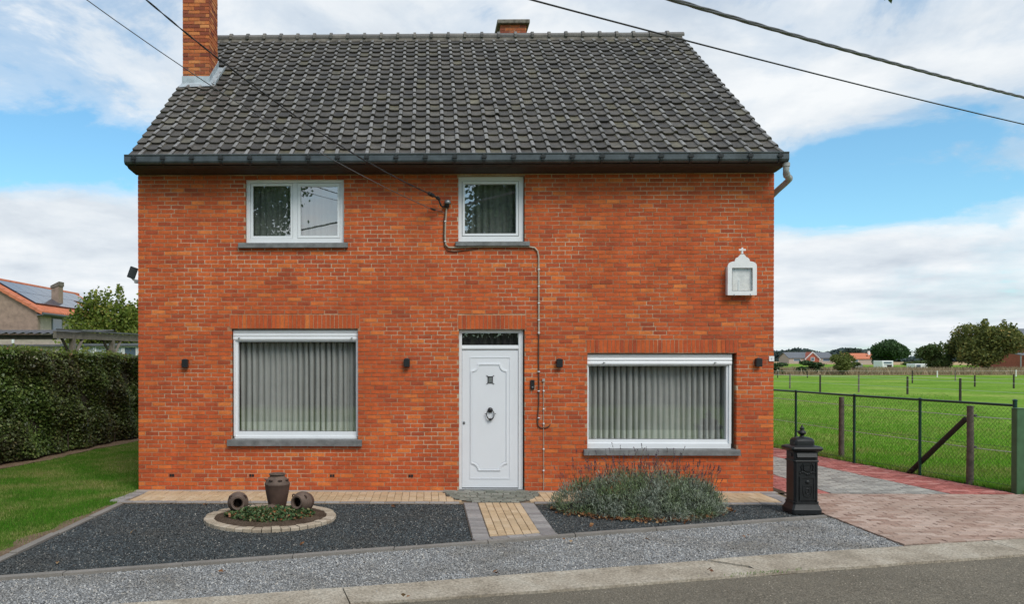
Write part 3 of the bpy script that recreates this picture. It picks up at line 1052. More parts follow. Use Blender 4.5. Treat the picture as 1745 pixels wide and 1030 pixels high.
# interlocking tiles
NC, NR = 43, 22
X0, X1 = -.045, W + .012
TW = (X1 - X0) / NC
GA = (SL - .05) / 22.15
prof = [(0.0, .003), (.012, .000), (.05, -.003), (.10, -.003), (.146, .000), (.152, .006), (.158, .022), (.170, .029), (.196, .029), (.210, .022), (.216, .006), (.221, .004)]
prof = [(u * TW / .2215, n * 1.0) for u, n in prof]


def tile_mesh():
    v, f = [], []
    K = len(prof)
    thick = .027
    Lt = GA + .055
    for row in range(3):       # lip bottom, lip top, head
        for u, n in prof:
            uu = min(1, u / (.14 * TW / .2215))
            drop = -.008 * math.sin(math.pi * uu) ** .6 if u < .14 else .0
            if row == 0: v.append((u, drop + .003, .041 + n - thick))
            elif row == 1: v.append((u, drop, .041 + n - .003))
            else: v.append((u, Lt, .002 + n))
    for u, n in prof:          # second top ring just behind the lip, keeps the edge crisp
        uu = min(1, u / (.14 * TW / .2215))
        drop = -.008 * math.sin(math.pi * uu) ** .6 if u < .14 else .0
        v.append((u, drop + .006, (.041 + n)))
    for k in range(K - 1):
        f.append((k, k + 1, K + k + 1, K + k))
        f.append((K + k, K + k + 1, 3 * K + k + 1, 3 * K + k))
        f.append((3 * K + k, 3 * K + k + 1, 2 * K + k + 1, 2 * K + k))
    f.append((K - 1, 2 * K + K - 1, 3 * K + K - 1, K + K - 1))
    f.append((0, K, 3 * K, 2 * K))
    return v, f


tv, tf = tile_mesh()
tm = bpy.data.meshes.new('roof_tile')
rot_m = Matrix(((1, 0, 0), (0, dS.y, nS.y), (0, dS.z, nS.z)))   # tile axes -> world
tm.from_pydata([tuple(rot_m @ Vector(p)) for p in tv], [], tf)
tm.polygons.foreach_set('use_smooth', [True] * len(tm.polygons))
tm.set_sharp_from_angle(angle=R(38))
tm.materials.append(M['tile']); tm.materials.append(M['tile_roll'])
KP = len(prof) - 1
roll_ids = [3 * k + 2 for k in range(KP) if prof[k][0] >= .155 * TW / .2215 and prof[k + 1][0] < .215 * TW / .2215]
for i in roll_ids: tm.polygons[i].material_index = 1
CHX0, CHX1, CHY0, CHY1 = .005, .475, 2.22, 2.80     # tall chimney footprint
rest = MB()
count = 0
for r in range(NR):
    shift = random.uniform(-.004, .004)
    for c in range(NC):
        p = RP(X0 + c * TW + shift, r * GA + random.uniform(-.008, .008), random.uniform(-.003, .005))
        cx, cy = p.x + TW / 2, p.y + dS.y * GA / 2
        if CHX0 - .12 < cx < CHX1 - .02 and CHY0 - .02 < cy < CHY1 + .02: continue
        rz = random.gauss(0, .014)
        if count < 300:
            o = link_mesh(tm, 'roof_tile', roof, p)
            o.rotation_euler = (0, rz * .4, rz)
        else:
            q = Matrix.Rotation(rz, 3, 'Z')
            rest.add([p + q @ (rot_m @ Vector(a)) for a in tv], tf)
        count += 1
tc_ = rest.build('tile_courses', M['tile'], roof, smooth=38, kind='stuff')
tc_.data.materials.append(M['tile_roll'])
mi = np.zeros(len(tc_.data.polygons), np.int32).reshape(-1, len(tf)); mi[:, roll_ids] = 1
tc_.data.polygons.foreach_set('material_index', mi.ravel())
# ridge: half-round ridge tiles on a mortar bed
MB().prism([(RY - .13, RZ - .07), (RY - .10, RZ + .035), (RY + .10, RZ + .035), (RY + .13, RZ - .07)], 'x', .01, W - .01).build('ridge_bed', M['ridge_mortar'], roof)
NRG = 28
rl = (W + .01 - .0) / NRG
rp = []
for a in np.linspace(math.radians(200), math.radians(-20), 9): rp.append((.125 * math.cos(a), .085 * math.sin(a)))
ri = [(y * .84, z * .84) for y, z in reversed(rp)]
big = [(y * 1.28, z * 1.3) for y, z in rp]
bigi = [(y * .84, z * .84) for y, z in reversed(rp)]
mb = MB().prism(rp + ri, 'x', .05, rl + .02).prism(big + bigi, 'x', .0, .052)
rm = bpy.data.meshes.new('ridge_tile')
rm.from_pydata(mb.v, [], mb.f); rm.materials.append(M['ridge_tile'])
for k in range(NRG):
    o = link_mesh(rm, 'ridge_tile', roof, (k * rl, RY, RZ + .03 + random.uniform(-.004, .004)))
    o.rotation_euler = (random.uniform(-.02, .02), random.uniform(-.006, .006), random.uniform(-.01, .01))

# tall chimney at the left verge
def brick_shaft(parent, x0, x1, y0, y1, z0, z1, ch, ln, mat, core):
    """bricks round a shaft, each course on its own"""
    MB().box(x0 + .008, x1 - .008, y0 + .008, y1 - .008, z0, z1).build('mortar_core', core, parent)
    u = unit_brick(mat)
    n = int((z1 - z0) / ch)
    for i in range(n):
        zc = z0 + (i + .5) * ch
        for side in range(2):        # 0 front, 1 right side
            w_ = (x1 - x0) if side == 0 else (y1 - y0)
            t = -ln * (.5 if (i + side) % 2 else 0) * 1.0
            while t < w_ - .02:
                a, b = max(0, t), min(w_, t + ln)
                if b - a > .03:
                    j0 = .010 if a > 0 else 0
                    off = random.uniform(-.004, .002)
                    if side == 0:
                        o = link_mesh(u, 'brick', parent, (x0 + (a + j0 + b) / 2, y0 + off, zc))
                        o.scale = (b - a - j0, .09, ch - .011)
                    else:
                        o = link_mesh(u, 'brick', parent, (x1 - off, y0 + (a + j0 + b) / 2, zc))
                        o.rotation_euler = (0, 0, math.pi / 2)
                        o.scale = (b - a - j0 - (.004 if a == 0 else 0), .09, ch - .011)
                t += ln


chim = MB().box(CHX0 - .03, CHX1 + .03, CHY0 - .03, CHY1 + .03, 9.40, 9.47).build('chimney', M['pale_concrete'], house)
brick_shaft(chim, CHX0, CHX1, CHY0, CHY1, 6.4, 9.40, .0632, .2, M['chimney_brick'], M['mortar'])
# lead flashing: apron in front, stepped upstand on the side
zf = 6.86
s_f = (CHY0 - EY) / dS.y
mb = MB()
def roof_z(y): return EZ + (y - EY) * dS.z / dS.y
mb.prism([(CHX0 - .012, roof_z(CHY0) + .03), (CHX1 + .012, roof_z(CHY0) + .045), (CHX1 + .012, roof_z(CHY0) + .17), (CHX0 - .012, roof_z(CHY0) + .175)], 'y', CHY0 - .014, CHY0 - .006)
mb.add([(CHX0 - .03, CHY0 - .16, roof_z(CHY0 - .16) + .05), (CHX1 + .12, CHY0 - .15, roof_z(CHY0 - .15) + .065), (CHX1 + .02, CHY0 - .008, roof_z(CHY0) + .07), (CHX0 - .012, CHY0 - .008, roof_z(CHY0) + .06)], [(0, 1, 2, 3)])
ya, yb = CHY0 - .012, CHY1 + .03
mb.prism([(ya, roof_z(ya) + .04), (yb, roof_z(yb) + .04), (yb, roof_z(yb) + .20), (ya, roof_z(ya) + .18)], 'x', CHX1 + .006, CHX1 + .014)
mb.add([(CHX1 + .012, ya, roof_z(ya) + .075), (CHX1 + .13, ya - .1, roof_z(ya - .1) + .075), (CHX1 + .13, yb, roof_z(yb) + .075), (CHX1 + .012, yb, roof_z(yb) + .085)], [(0, 1, 2, 3)])
mb.prism([(ya - .1, roof_z(ya - .1) + .06), (yb, roof_z(yb) + .06), (yb, roof_z(yb) + .11), (ya - .1, roof_z(ya - .1) + .115)], 'x', CHX1 + .125, CHX1 + .137)
mb.build('lead_flashing', M['lead'], chim)

# short chimney behind the ridge
c2 = MB()
c2.bevel_box(5.79, 6.46, 4.62, 5.30, 8.90, 8.985, .012)
c2.prism([(5.97, 8.985), (6.28, 8.985), (6.23, 9.045), (6.0, 9.045)], 'y', 4.80, 5.12)
ch2 = c2.build('chimney', simple('mossy_cap', (.20, .18, .15), .95, var=.5, scale=12), house, label='short chimney with a flat slab cap rising behind the ridge')
brick_shaft(ch2, 5.855, 6.395, 4.69, 5.22, 8.33, 8.90, .0632, .2, M['chimney_brick'], M['mortar'])

# gutter with brackets, soffit, outlet pipe
gprof = [(-.445, 4.935), (-.452, 4.928), (-.448, 4.915), (-.440, 4.908), (-.440, 4.835), (-.428, 4.812), (-.40, 4.795), (-.30, 4.79), (-.30, 4.90), (-.31, 4.90), (-.31, 4.80), (-.398, 4.806), (-.428, 4.84), (-.43, 4.925)]
gut = MB().prism(gprof, 'x', -.04, W + .022).build('gutter', M['zinc'], house)
mb = MB().prism([(-.44, 4.93), (-.44, 4.835), (-.428, 4.812), (-.40, 4.795), (-.30, 4.79), (-.30, 4.90)], 'x', -.043, -.039).prism([(-.44, 4.93), (-.44, 4.835), (-.428, 4.812), (-.40, 4.795), (-.30, 4.79), (-.30, 4.90)], 'x', W + .021, W + .025)
mb.build('gutter_end', M['zinc'], gut)
bk = MB()
bk.prism([(-.449, 4.918), (-.462, 4.908), (-.456, 4.83), (-.44, 4.803), (-.405, 4.782), (-.31, 4.776), (-.31, 4.788), (-.40, 4.793), (-.43, 4.811), (-.442, 4.835), (-.442, 4.908)], 'x', -.016, .016)
bk.prism([(-.457, 4.900), (-.470, 4.894), (-.468, 4.86), (-.456, 4.855)], 'x', -.036, .036)
bm_ = bpy.data.meshes.new('gutter_bracket')
bm_.from_pydata([(x, y + .44, z - 4.85) for x, y, z in bk.v], [], bk.f); bm_.materials.append(M['bracket'])
for k in range(23):
    link_mesh(bm_, 'gutter_bracket', gut, (.10 + k * .4215, -.44, 4.85))
MB().prism([(-.30, 4.788), (-.39, 4.783), (-.33, 4.755), (-.05, 4.735), (-.006, 4.735), (-.006, 4.80)], 'x', -.02, W + .005).build('soffit', M['soffit'], house)
# swan-neck pipe at the right corner
pts = [(W + .015, -.36, 4.80), (W + .015, -.36, 4.70), (W + .02, -.345, 4.66), (W + .05, -.30, 4.625), (W + .085, -.26, 4.61), (W + .13, -.20, 4.61), (W + .155, -.12, 4.595), (W + .14, -.02, 4.56), (W + .10, .12, 4.50), (W + .065, .22, 4.44), (W + .06, .26, 4.36), (W + .06, .27, 3.2), (W + .06, .27, .05)]
dp = MB().tube(pts, .043, 12).build('downpipe', M['drain'], house, smooth=50)
MB().tube([(W + .015, -.36, 4.79), (W + .015, -.36, 4.74)], .052, 12).tube([(W + .035, -.325, 4.645), (W + .055, -.295, 4.622)], .050, 12).tube([(W + .12, -.215, 4.61), (W + .145, -.165, 4.605)], .050, 12).build('pipe_collar', M['drain'], dp, smooth=50)


# ------------------------------------------------------------------ windows and door
def curtain(parent, x0, x1, z0, z1, y, pleats, amp=.028, hem=None, mat=None, seed=1):
    rg = np.random.default_rng(seed)
    n = pleats * 16
    mb = MB()
    ph = np.cumsum(rg.uniform(.75, 1.3, n + 1)) ; ph = ph / ph[-1] * pleats * 2 * math.pi
    ampv = amp * (0.75 + .35 * np.sin(np.linspace(0, 9, n + 1) + seed))
    zz = [z0, z0 + (hem or .1), z0 + (z1 - z0) * .5, z1]
    v, f = [], []
    for k, z in enumerate(zz):
        sway = .012 * (k / 3.0)
        for i in range(n + 1):
            x = x0 + (x1 - x0) * i / n + .006 * math.sin(ph[i] * .5 + k)
            sn_ = math.sin(ph[i]); fold = math.copysign(abs(sn_) ** .55, sn_)
            v.append((x + .25 * ampv[i] * math.cos(ph[i]), y + ampv[i] * fold * (1.0 if k < 3 else .8), z))
    for k in range(3):
        for i in range(n):
            a = k * (n + 1) + i
            f.append((a, a + 1, a + n + 2, a + n + 1))
    mb.add(v, f)
    o = mb.build('curtain', mat or M['curtain'], parent, smooth=70)
    if hem:
        hv = [(p[0], p[1] - .004, p[2]) for p in v[:2 * (n + 1)]]
        hf = [(i, i + 1, i + n + 2, i + n + 1) for i in range(n)]
        MB().add(hv, hf).build('curtain_hem', M['curtain_hem'], parent, smooth=70)
    return o


M['curtain_hem'] = simple('voile_hem', (.56, .57, .52), .9, var=.06, scale=4)


def pane(parent, x0, x1, z0, z1, y, tilt=0.0, yaw=0.0, mat=None):
    cx, cz = (x0 + x1) / 2, (z0 + z1) / 2
    mb = MB()
    v = []
    for dy in (-.003, .003):
        for a, b in ((x0, z0), (x1, z0), (x1, z1), (x0, z1)):
            v.append((a, y + dy + (b - cz) * math.tan(tilt) + (a - cx) * math.tan(yaw), b))
    mb.add([v[0], v[1], v[2], v[3]], [(0, 1, 2, 3)])
    return mb.build('pane', mat or M['glass'], parent, (cx, y, cz))


def sill(parent, x0, x1, z0, z1, yb=.2):
    mb = MB()
    mb.prism([(-.058, z0), (yb, z0), (yb, z1 + .012), (.06, z1 + .008), (-.058, z1 - .006)], 'x', x0, x1)
    o = mb.build('window_sill', M['sill'], parent)
    bev = o.modifiers.new('soft_edge', 'BEVEL'); bev.width = .005; bev.segments = 2
    return o


# upper left, two sashes
x0, x1, z0, z1 = OPEN['ul']
w_ul = MB().frame(x0 + .004, x1 - .004, z0, z1 - .004, (.058, .058, .075, .058), .055, .135).build('window', M['pvc'], house, label='upper window with two sashes, above the left large window')
mb = MB().box(2.322, 2.394, .060, .13, z0 + .076, z1 - .063)
mb.build('mullion', M['pvc'], w_ul)
MB().frame(x0 + .066, 2.318, z0 + .080, z1 - .067, (.036, .032, .034, .034), .066, .125).build('sash', M['pvc'], w_ul)
MB().frame(2.398, x1 - .066, z0 + .080, z1 - .067, (.042, .036, .036, .048), .050, .125).build('sash', M['pvc'], w_ul)
MB().box(x0 + .058, x1 - .058, .090, .12, z0 + .070, z0 + .082).box(x0 + .058, x1 - .058, .09, .12, z1 - .070, z1 - .058).box(x0 + .056, x0 + .068, .09, .12, z0 + .082, z1 - .070).box(x1 - .068, x1 - .056, .09, .12, z0 + .082, z1 - .07).build('gasket', M['gasket'], w_ul)
pane(w_ul, 1.715, 2.288, 3.826, 4.582, .085, R(-.2), R(0), M['coated_glass'])
pane(w_ul, 2.438, 2.997, 3.828, 4.566, .085, R(-.9), R(0), M['coated_glass'])
curtain(w_ul, x0 + .04, x1 - .04, z0 + .03, z1 - .01, .24, 15, .03, None, None, 3)
sill(w_ul, 1.52, 3.159, 3.634, 3.714)

# upper middle, one sash
x0, x1, z0, z1 = OPEN['um']
w_um = MB().frame(x0 + .004, x1 - .014, z0, z1 - .004, (.052, .066, .088, .062), .055, .135).build('window', M['pvc'], house, label='small square upper window above the front door')
MB().frame(x0 + .064, x1 - .088, z0 + .096, z1 - .072, (.036, .034, .034, .036), .050, .125).build('sash', M['pvc'], w_um)
MB().box(x0 + .056, x1 - .08, .090, .12, z0 + .086, z0 + .098).box(x0 + .056, x1 - .08, .09, .12, z1 - .075, z1 - .062).box(x0 + .054, x0 + .066, .09, .12, z0 + .098, z1 - .075).box(x1 - .092, x1 - .079, .09, .12, z0 + .098, z1 - .075).build('gasket', M['gasket'], w_um)
pane(w_um, x0 + .098, x1 - .12, z0 + .128, z1 - .106, .085, R(.3), R(0), M['coated_glass'])
curtain(w_um, x0 + .04, x1 - .05, z0 + .03, z1 - .01, .24, 9, .03, None, None, 5)
sill(w_um, 4.763, 5.864, 3.654, 3.726)


def shutter_box(parent, x0, x1, z0, z1, y, stops):
    n = 3
    h = (z1 - z0) / n
    for k in range(n):
        a = z0 + k * h
        MB().prism([(y, a + .002), (y + .03, a + .002), (y + .03, a + h - .002), (y + .004, a + h - .002), (y - .004, a + h * .5)], 'x', x0, x1).build('shutter_slat', M['pvc'], parent)
    for sx in stops:
        MB().tube([(sx, y - .004, z0 + .028), (sx, y - .028, z0 + .028)], .009, 8).box(sx - .004, sx + .02, y - .03, y - .022, z0 + .024, z0 + .034).build('shutter_stop', M['grey_metal'], parent)


# lower left
x0, x1, z0, z1 = OPEN['ll']
w_ll = MB().frame(x0 + .016, x1 - .0, z0 + .01, z1 - .16, (.066, .036, .105, .03), .075, .155).build('window', M['pvc'], house, label='large lower window left of the front door')
MB().box(x0 + .03, x1 - .02, .060, .09, z0 + .008, z0 + .042).build('frame_lip', M['pvc'], w_ll)
MB().box(x0 + .016, x0 + .045, .055, .09, z0 + .042, z1 - .165).box(x1 - .028, x1, .055, .09, z0 + .042, z1 - .165).build('shutter_rail', M['pvc'], w_ll)
MB().box(x0 + .079, x1 - .033, .105, .12, z1 - .197, z1 - .188).box(x0 + .079, x1 - .033, .105, .12, z0 + .113, z0 + .120).build('gasket', M['gasket'], w_ll)
shutter_box(w_ll, x0 + .012, x1 - .002, z1 - .166, z1 - .012, .05, (x0 + .10, x1 - .10))
pane(w_ll, x0 + .082, x1 - .036, z0 + .115, z1 - .19, .115, R(.2), R(0))
curtain(w_ll, x0 + .05, x1 - .01, z0 + .05, z1 - .02, .25, 21, .042, .20, None, 8)
sill(w_ll, 1.348, 3.368, .667, .764)

# lower right
x0, x1, z0, z1 = OPEN['lr']
w_lr = MB().frame(x0 + .0, x1 - .055, z0 + .01, z1 - .16, (.036, .066, .132, .03), .085, .165).build('window', M['pvc'], house, label='wide lower window behind the lavender bush')
MB().box(x0 + .0, x1 - .06, .062, .095, z0 + .008, z0 + .082).build('frame_lip', M['pvc'], w_lr)
MB().box(x0, x0 + .02, .06, .10, z0 + .082, z1 - .165).box(x1 - .088, x1 - .055, .06, .10, z0 + .082, z1 - .165).build('shutter_rail', M['pvc'], w_lr)
MB().box(x0 + .033, x1 - .118, .115, .13, z0 + .139, z0 + .146).build('gasket', M['gasket'], w_lr)
shutter_box(w_lr, x0 + .002, x1 - .052, z1 - .168, z1 - .010, .05, (x0 + .25, x1 - .31))
pane(w_lr, x0 + .036, x1 - .12, z0 + .14, z1 - .19, .125, R(.15), R(.2))
curtain(w_lr, x0 + .01, x1 - .07, z0 + .05, z1 - .02, .26, 24, .042, .22, None, 12)
sill(w_lr, 6.669, 8.98, .538, .627)
MB().box(x1 - .055, x1 + .003, .17, .30, z0, z1).build('jamb_filler', M['gasket'], w_lr)

# front door
x0, x1, z0, z1 = OPEN['door']
L0, L1 = x0 + .052, x1 - .088
door = MB().bevel_box(L0, L1, .085, .14, .035, 2.105, .004).build('front_door', M['door_white'], house)
MB().frame(x0 + .006, x1 - .018, .014, z1 - .006, (.042, .066, .004, .045), .070, .16).build('door_frame', M['pvc'], door)
MB().box(x0 + .048, x1 - .084, .078, .15, 2.112, 2.182).prism([(.066, 2.128), (.078, 2.118), (.078, 2.15), (.066, 2.146)], 'x', x0 + .048, x1 - .084).build('transom_bar', M['pvc'], door)
MB().add([(x0 + .048, .11, 2.182), (x1 - .084, .11, 2.182), (x1 - .084, .11, 2.369), (x0 + .048, .11, 2.369)], [(0, 1, 2, 3)]).build('transom_pane', M['glass'], door)
curtain(door, x0 + .03, x1 - .06, 2.15, 2.40, .20, 9, .018, None, M['dark_curtain'], 21)
MB().box(x0 + .05, x1 - .085, .09, .13, .006, .034).build('draught_strip', M['gasket'], door)
MB().prism([(-.035, -.004), (.20, -.004), (.20, .012), (-.035, .010)], 'x', x0 - .004, x1 + .004).build('threshold', M['sill'], door)
# raised rectangle and the plaque with scooped corners
a0, a1, b0, b1 = L0 + .115, L1 - .115, .165, 2.005
mb = MB()
mb.ring_prism([(a0, b0), (a1, b0), (a1, b1), (a0, b1)], [(a0 + .012, b0 + .012), (a1 - .012, b0 + .012), (a1 - .012, b1 - .012), (a0 + .012, b1 - .012)], 'y', .079, .086)
mb.ring_prism([(a0 + .016, b0 + .016), (a1 - .016, b0 + .016), (a1 - .016, b1 - .016), (a0 + .016, b1 - .016)], [(a0 + .021, b0 + .021), (a1 - .021, b0 + .021), (a1 - .021, b1 - .021), (a0 + .021, b1 - .021)], 'y', .083, .086)
mb.build('door_moulding', M['door_white'], door)


def scooped(p0, p1, q0, q1, r):
    out = []
    for cx, cz, st in ((p0, q0, 90), (p1, q0, 180), (p1, q1, 270), (p0, q1, 0)):
        # a concave quarter round at each corner, with a little shoulder
        seq = [(r * math.cos(R(st - t * 90 / 6)), r * math.sin(R(st - t * 90 / 6))) for t in range(7)]
        sx, sz = (1 if cx == p0 else -1), (1 if cz == q0 else -1)
        out += [(cx + sx * abs(dx), cz + sz * abs(dz)) for dx, dz in seq]
    return out


P1 = scooped(5.0, 5.548, .292, 1.902, .105)
P2 = scooped(5.018, 5.530, .310, 1.884, .105)
P3 = scooped(5.030, 5.518, .322, 1.872, .105)
mb = MB().ring_prism(P1, P2, 'y', .072, .086)
mb.prism(P3, 'y', .080, .086)
mb.build('door_panel', M['door_white'], door)
# spy window with hooked iron corners
sw = MB().frame(5.252, 5.328, 1.612, 1.712, .012, .068, .08).build('spy_window', M['knocker'], door)
MB().box(5.264, 5.316, .072, .078, 1.624, 1.70).build('spy_pane', simple('bubbled_glass', (.20, .215, .21), .2, var=.3, scale=60), sw)
mb = MB()
for sx, sz in ((5.252, 1.612), (5.328, 1.612), (5.252, 1.712), (5.328, 1.712)):
    dx = -1 if sx < 5.29 else 1; dz = -1 if sz < 1.66 else 1
    mb.tube([(sx - dx * .004, .073, sz - dz * .004), (sx + dx * .010, .070, sz + dz * .010), (sx + dx * .020, .072, sz + dz * .014)], .005, 6)
mb.build('corner_hook', M['knocker'], sw)
# knocker: domed rosette, ring, striker
kn = MB().lathe([(.034, 0), (.040, .008), (.038, .018), (.028, .030), (.012, .036)], 18, Matrix.Translation((5.289, .080, 1.205)) @ Matrix.Rotation(R(90), 4, 'X')).build('door_knocker', M['knocker'], door, smooth=40)
ring = [(5.289 + .055 * math.cos(t), .050 + .006 * math.sin(t), 1.140 + .072 * math.sin(t)) for t in np.linspace(0, 2 * math.pi, 25)]
MB().tube(ring, [.0065 + .004 * max(0, -math.sin(t)) for t in np.linspace(0, 2 * math.pi, 25)], 8, False).lathe([(.012, -.02), (.018, -.012), (.020, 0), (.018, .012), (.012, .02)], 12, Matrix.Translation((5.289, .052, 1.068)) @ Matrix.Rotation(R(90), 4, 'Y')).tube([(5.225, .052, 1.150), (5.205, .052, 1.152)], .006, 6).tube([(5.353, .052, 1.150), (5.373, .052, 1.152)], .006, 6).build('knocker_ring', M['knocker'], kn, smooth=40)
lk = MB().lathe([(.016, 0), (.018, .006), (.012, .01)], 14, Matrix.Translation((L0 + .012 + .016, .085, 1.012)) @ Matrix.Rotation(R(90), 4, 'X') @ Matrix.Scale(1.5, 4, (0, 1, 0)))
lk.build('door_lock', M['grey_metal'], door, smooth=40)

# ------------------------------------------------------------------ things on the facade
def wall_lamp(x, z, label):
    r = root('wall_lamp', (x, 0, z), label, 'wall lamp', 'black wall lamps along the ground floor')
    MB().bevel_box(x - .045, x + .045, -.082, -.012, z - .062, z + .062, .007).build('lamp_body', M['black'], r)
    MB().box(x - .03, x + .03, -.012, .0, z - .04, z + .04).build('back_plate', M['black'], r)
    MB().lathe([(.028, 0), (.030, .004), (.022, .008)], 16, Matrix.Translation((x, -.05, z + .062))).build('lens', M['gasket'], r)


wall_lamp(.721, 1.906, 'black box wall lamp between the left house corner and the large left window')
wall_lamp(4.04, 1.915, 'black box wall lamp between the large left window and the front door')
wall_lamp(6.306, 1.911, 'black box wall lamp between the doorbell and the wide right window')
wall_lamp(9.24, 1.920, 'black box wall lamp beside the small white plate at the right house corner')

bell = root('doorbell', (5.909, 0, 1.591), 'slim black doorbell with a camera on the wall right of the door', 'doorbell')
MB().bevel_box(5.878, 5.940, -.032, -.002, 1.520, 1.662, .008).build('bell_body', M['black'], bell)
MB().lathe([(.012, 0), (.012, .004), (.008, .005)], 14, Matrix.Translation((5.909, -.032, 1.553)) @ Matrix.Rotation(R(90), 4, 'X')).build('bell_button', M['grey_metal'], bell)
MB().lathe([(.008, 0), (.008, .003)], 12, Matrix.Translation((5.909, -.032, 1.635)) @ Matrix.Rotation(R(90), 4, 'X')).build('camera_lens', M['glass'], bell)

plate = root('number_plate', (9.447, 0, 1.98), 'small white house number plate at the right corner of the wall', 'number plate')
MB().bevel_box(9.408, 9.486, -.012, -.002, 1.938, 2.016, .003).build('plate_board', M['shrine'], plate)
fc = bpy.data.curves.new('digits', 'FONT')
fc.body = '8'; fc.size = .042; fc.extrude = .0012; fc.align_x = 'CENTER'; fc.align_y = 'CENTER'
fo = bpy.data.objects.new('digit_outline', fc)
fm = bpy.data.meshes.new_from_object(fo)
bpy.data.objects.remove(fo)
fm.materials.clear(); fm.materials.append(simple('faded_grey_digit', (.52, .53, .53), .7))
fo = link_mesh(fm, 'digit', plate, (9.447, -.0135, 1.977))
fo.rotation_euler = (R(90), 0, 0)

# little shrine box with a cross
shr = root('wall_shrine', (8.968, 0, 3.17), 'white wooden wall shrine with a glazed box and a cross on top', 'shrine')
sx0, sx1, sz0, sz1 = 8.757, 9.181, 2.912, 3.335
arch = [(sx0, sz0), (sx1, sz0), (sx1, 3.345)]
arch += [(sx1 - .10 + .10 * math.cos(t), 3.345 + .065 * math.sin(t)) for t in np.linspace(.3, math.pi / 2, 5)]
arch += [(9.066 + .012, 3.412)] + [(9.078 - .05 + .05 * math.cos(t), 3.415 + .055 * math.sin(t)) for t in np.linspace(.2, math.pi / 2, 4)]
arch += [(9.02, 3.485), (9.006, 3.50), (8.99, 3.514), (8.969, 3.520)]
cxs = (sx0 + sx1) / 2
full = arch + [(2 * cxs - x, z) for x, z in reversed(arch[2:-1])]
gx0, gx1, gz0, gz1 = 8.822, 9.118, 2.978, 3.312
# front board in four strips round the glazed opening
mb = MB()
mb.prism([p for p in full if p[1] > 3.34] and [(sx0, gz1)] + [(sx1, gz1)] + [p for p in full if p[1] >= 3.345], 'y', -.118, -.10)
mb.box(sx0, gx0, -.118, -.10, sz0, gz1).box(gx1, sx1, -.118, -.10, sz0, gz1).box(gx0, gx1, -.118, -.10, sz0, gz0)
mb.build('front_board', M['shrine'], shr)
MB().box(sx0 + .012, sx0 + .026, -.10, -.003, sz0 + .01, sz1).box(sx1 - .026, sx1 - .012, -.10, -.003, sz0 + .01, sz1).box(sx0 + .026, sx1 - .026, -.10, -.003, sz0 + .01, sz0 + .024).box(sx0 + .026, sx1 - .026, -.10, -.003, sz1 - .014, sz1).build('shrine_box', M['shrine'], shr)
MB().box(sx0 + .027, sx1 - .027, -.080, -.004, sz0 + .025, sz1 - .015).build('back_panel', M['cream'], shr)
pane(shr, gx0 - .004, gx1 + .004, gz0 - .004, gz1 + .004, -.102, R(4), R(0), M['thin_glass'])
MB().lathe([(.016, 0), (.018, .02), (.015, .06), (.016, .10), (.011, .125), (.008, .132), (.012, .145), (.012, .16), (.004, .172)], 12, Matrix.Translation((8.93, -.080, sz0 + .068)) @ Matrix.Diagonal((1, .45, 1, 1))).build('figurine', M['statue'], shr, smooth=60)
MB().frame(gx0 - .002, gx1 + .002, gz0 - .002, gz1 + .002, .004, -.1195, -.1175).build('glazing_bead', M['gasket'], shr)
MB().bevel_box(8.956, 8.982, -.118, -.10, 3.51, 3.612, .002).bevel_box(8.918, 9.020, -.1205, -.0985, 3.564, 3.590, .002).build('cross', M['shrine'], shr)
MB().box(8.845, 8.857, -.121, -.117, 2.905, 2.925).box(9.08, 9.092, -.121, -.117, 2.905, 2.930).build('hinge', M['grey_metal'], shr)

# floodlight on the left gable wall
fl = root('floodlight', (-.20, .35, 3.26), 'grey floodlight tilted on the left gable wall above the hedge', 'floodlight')
rm_ = Matrix.Translation((-.20, .32, 3.31)) @ Matrix.Rotation(R(20), 4, 'Y') @ Matrix.Rotation(R(18), 4, 'Z')
mb = MB().bevel_box(-.06, .06, -.022, .03, -.095, .085, .008); mb.v = [tuple(rm_ @ Vector(p)) for p in mb.v]
mb.build('lamp_head', simple('dark_grey_lamp', (.045, .052, .06), .35), fl)
mb = MB().box(-.035, .055, .03, .055, -.07, .07); mb.v = [tuple(rm_ @ Vector(p)) for p in mb.v]
mb.build('heat_sink', M['grey_metal'], fl)
MB().tube([(-.005, .35, 3.18), (-.14, .34, 3.185), (-.19, .33, 3.195), (-.215, .33, 3.225)], .014, 8).box(-.17, -.005, .30, .38, 3.145, 3.18).build('lamp_bracket', M['drain'], fl)

# cable bracket, wires down the wall
brk = root('cable_bracket', (4.64, 0, 4.30), 'dark hooked cable bracket with a grey cap beside the small upper window', 'cable bracket')
MB().tube([(4.63, -.005, 4.27), (4.60, -.03, 4.245), (4.57, -.06, 4.235), (4.545, -.09, 4.25), (4.53, -.10, 4.29), (4.515, -.11, 4.325), (4.535, -.11, 4.335)], .014, 8).build('hook', M['bracket'], brk, smooth=60)
MB().lathe([(.045, -.02), (.052, -.008), (.050, .012), (.038, .034), (.018, .046)], 18, Matrix.Translation((4.645, -.055, 4.298))).build('cap', M['grey_metal'], brk, smooth=50)
MB().tube([(4.645, -.055, 4.285), (4.635, -.05, 4.262), (4.64, -.03, 4.25), (4.64, -.005, 4.25)], .034, 10).build('cap_base', M['bracket'], brk, smooth=50)

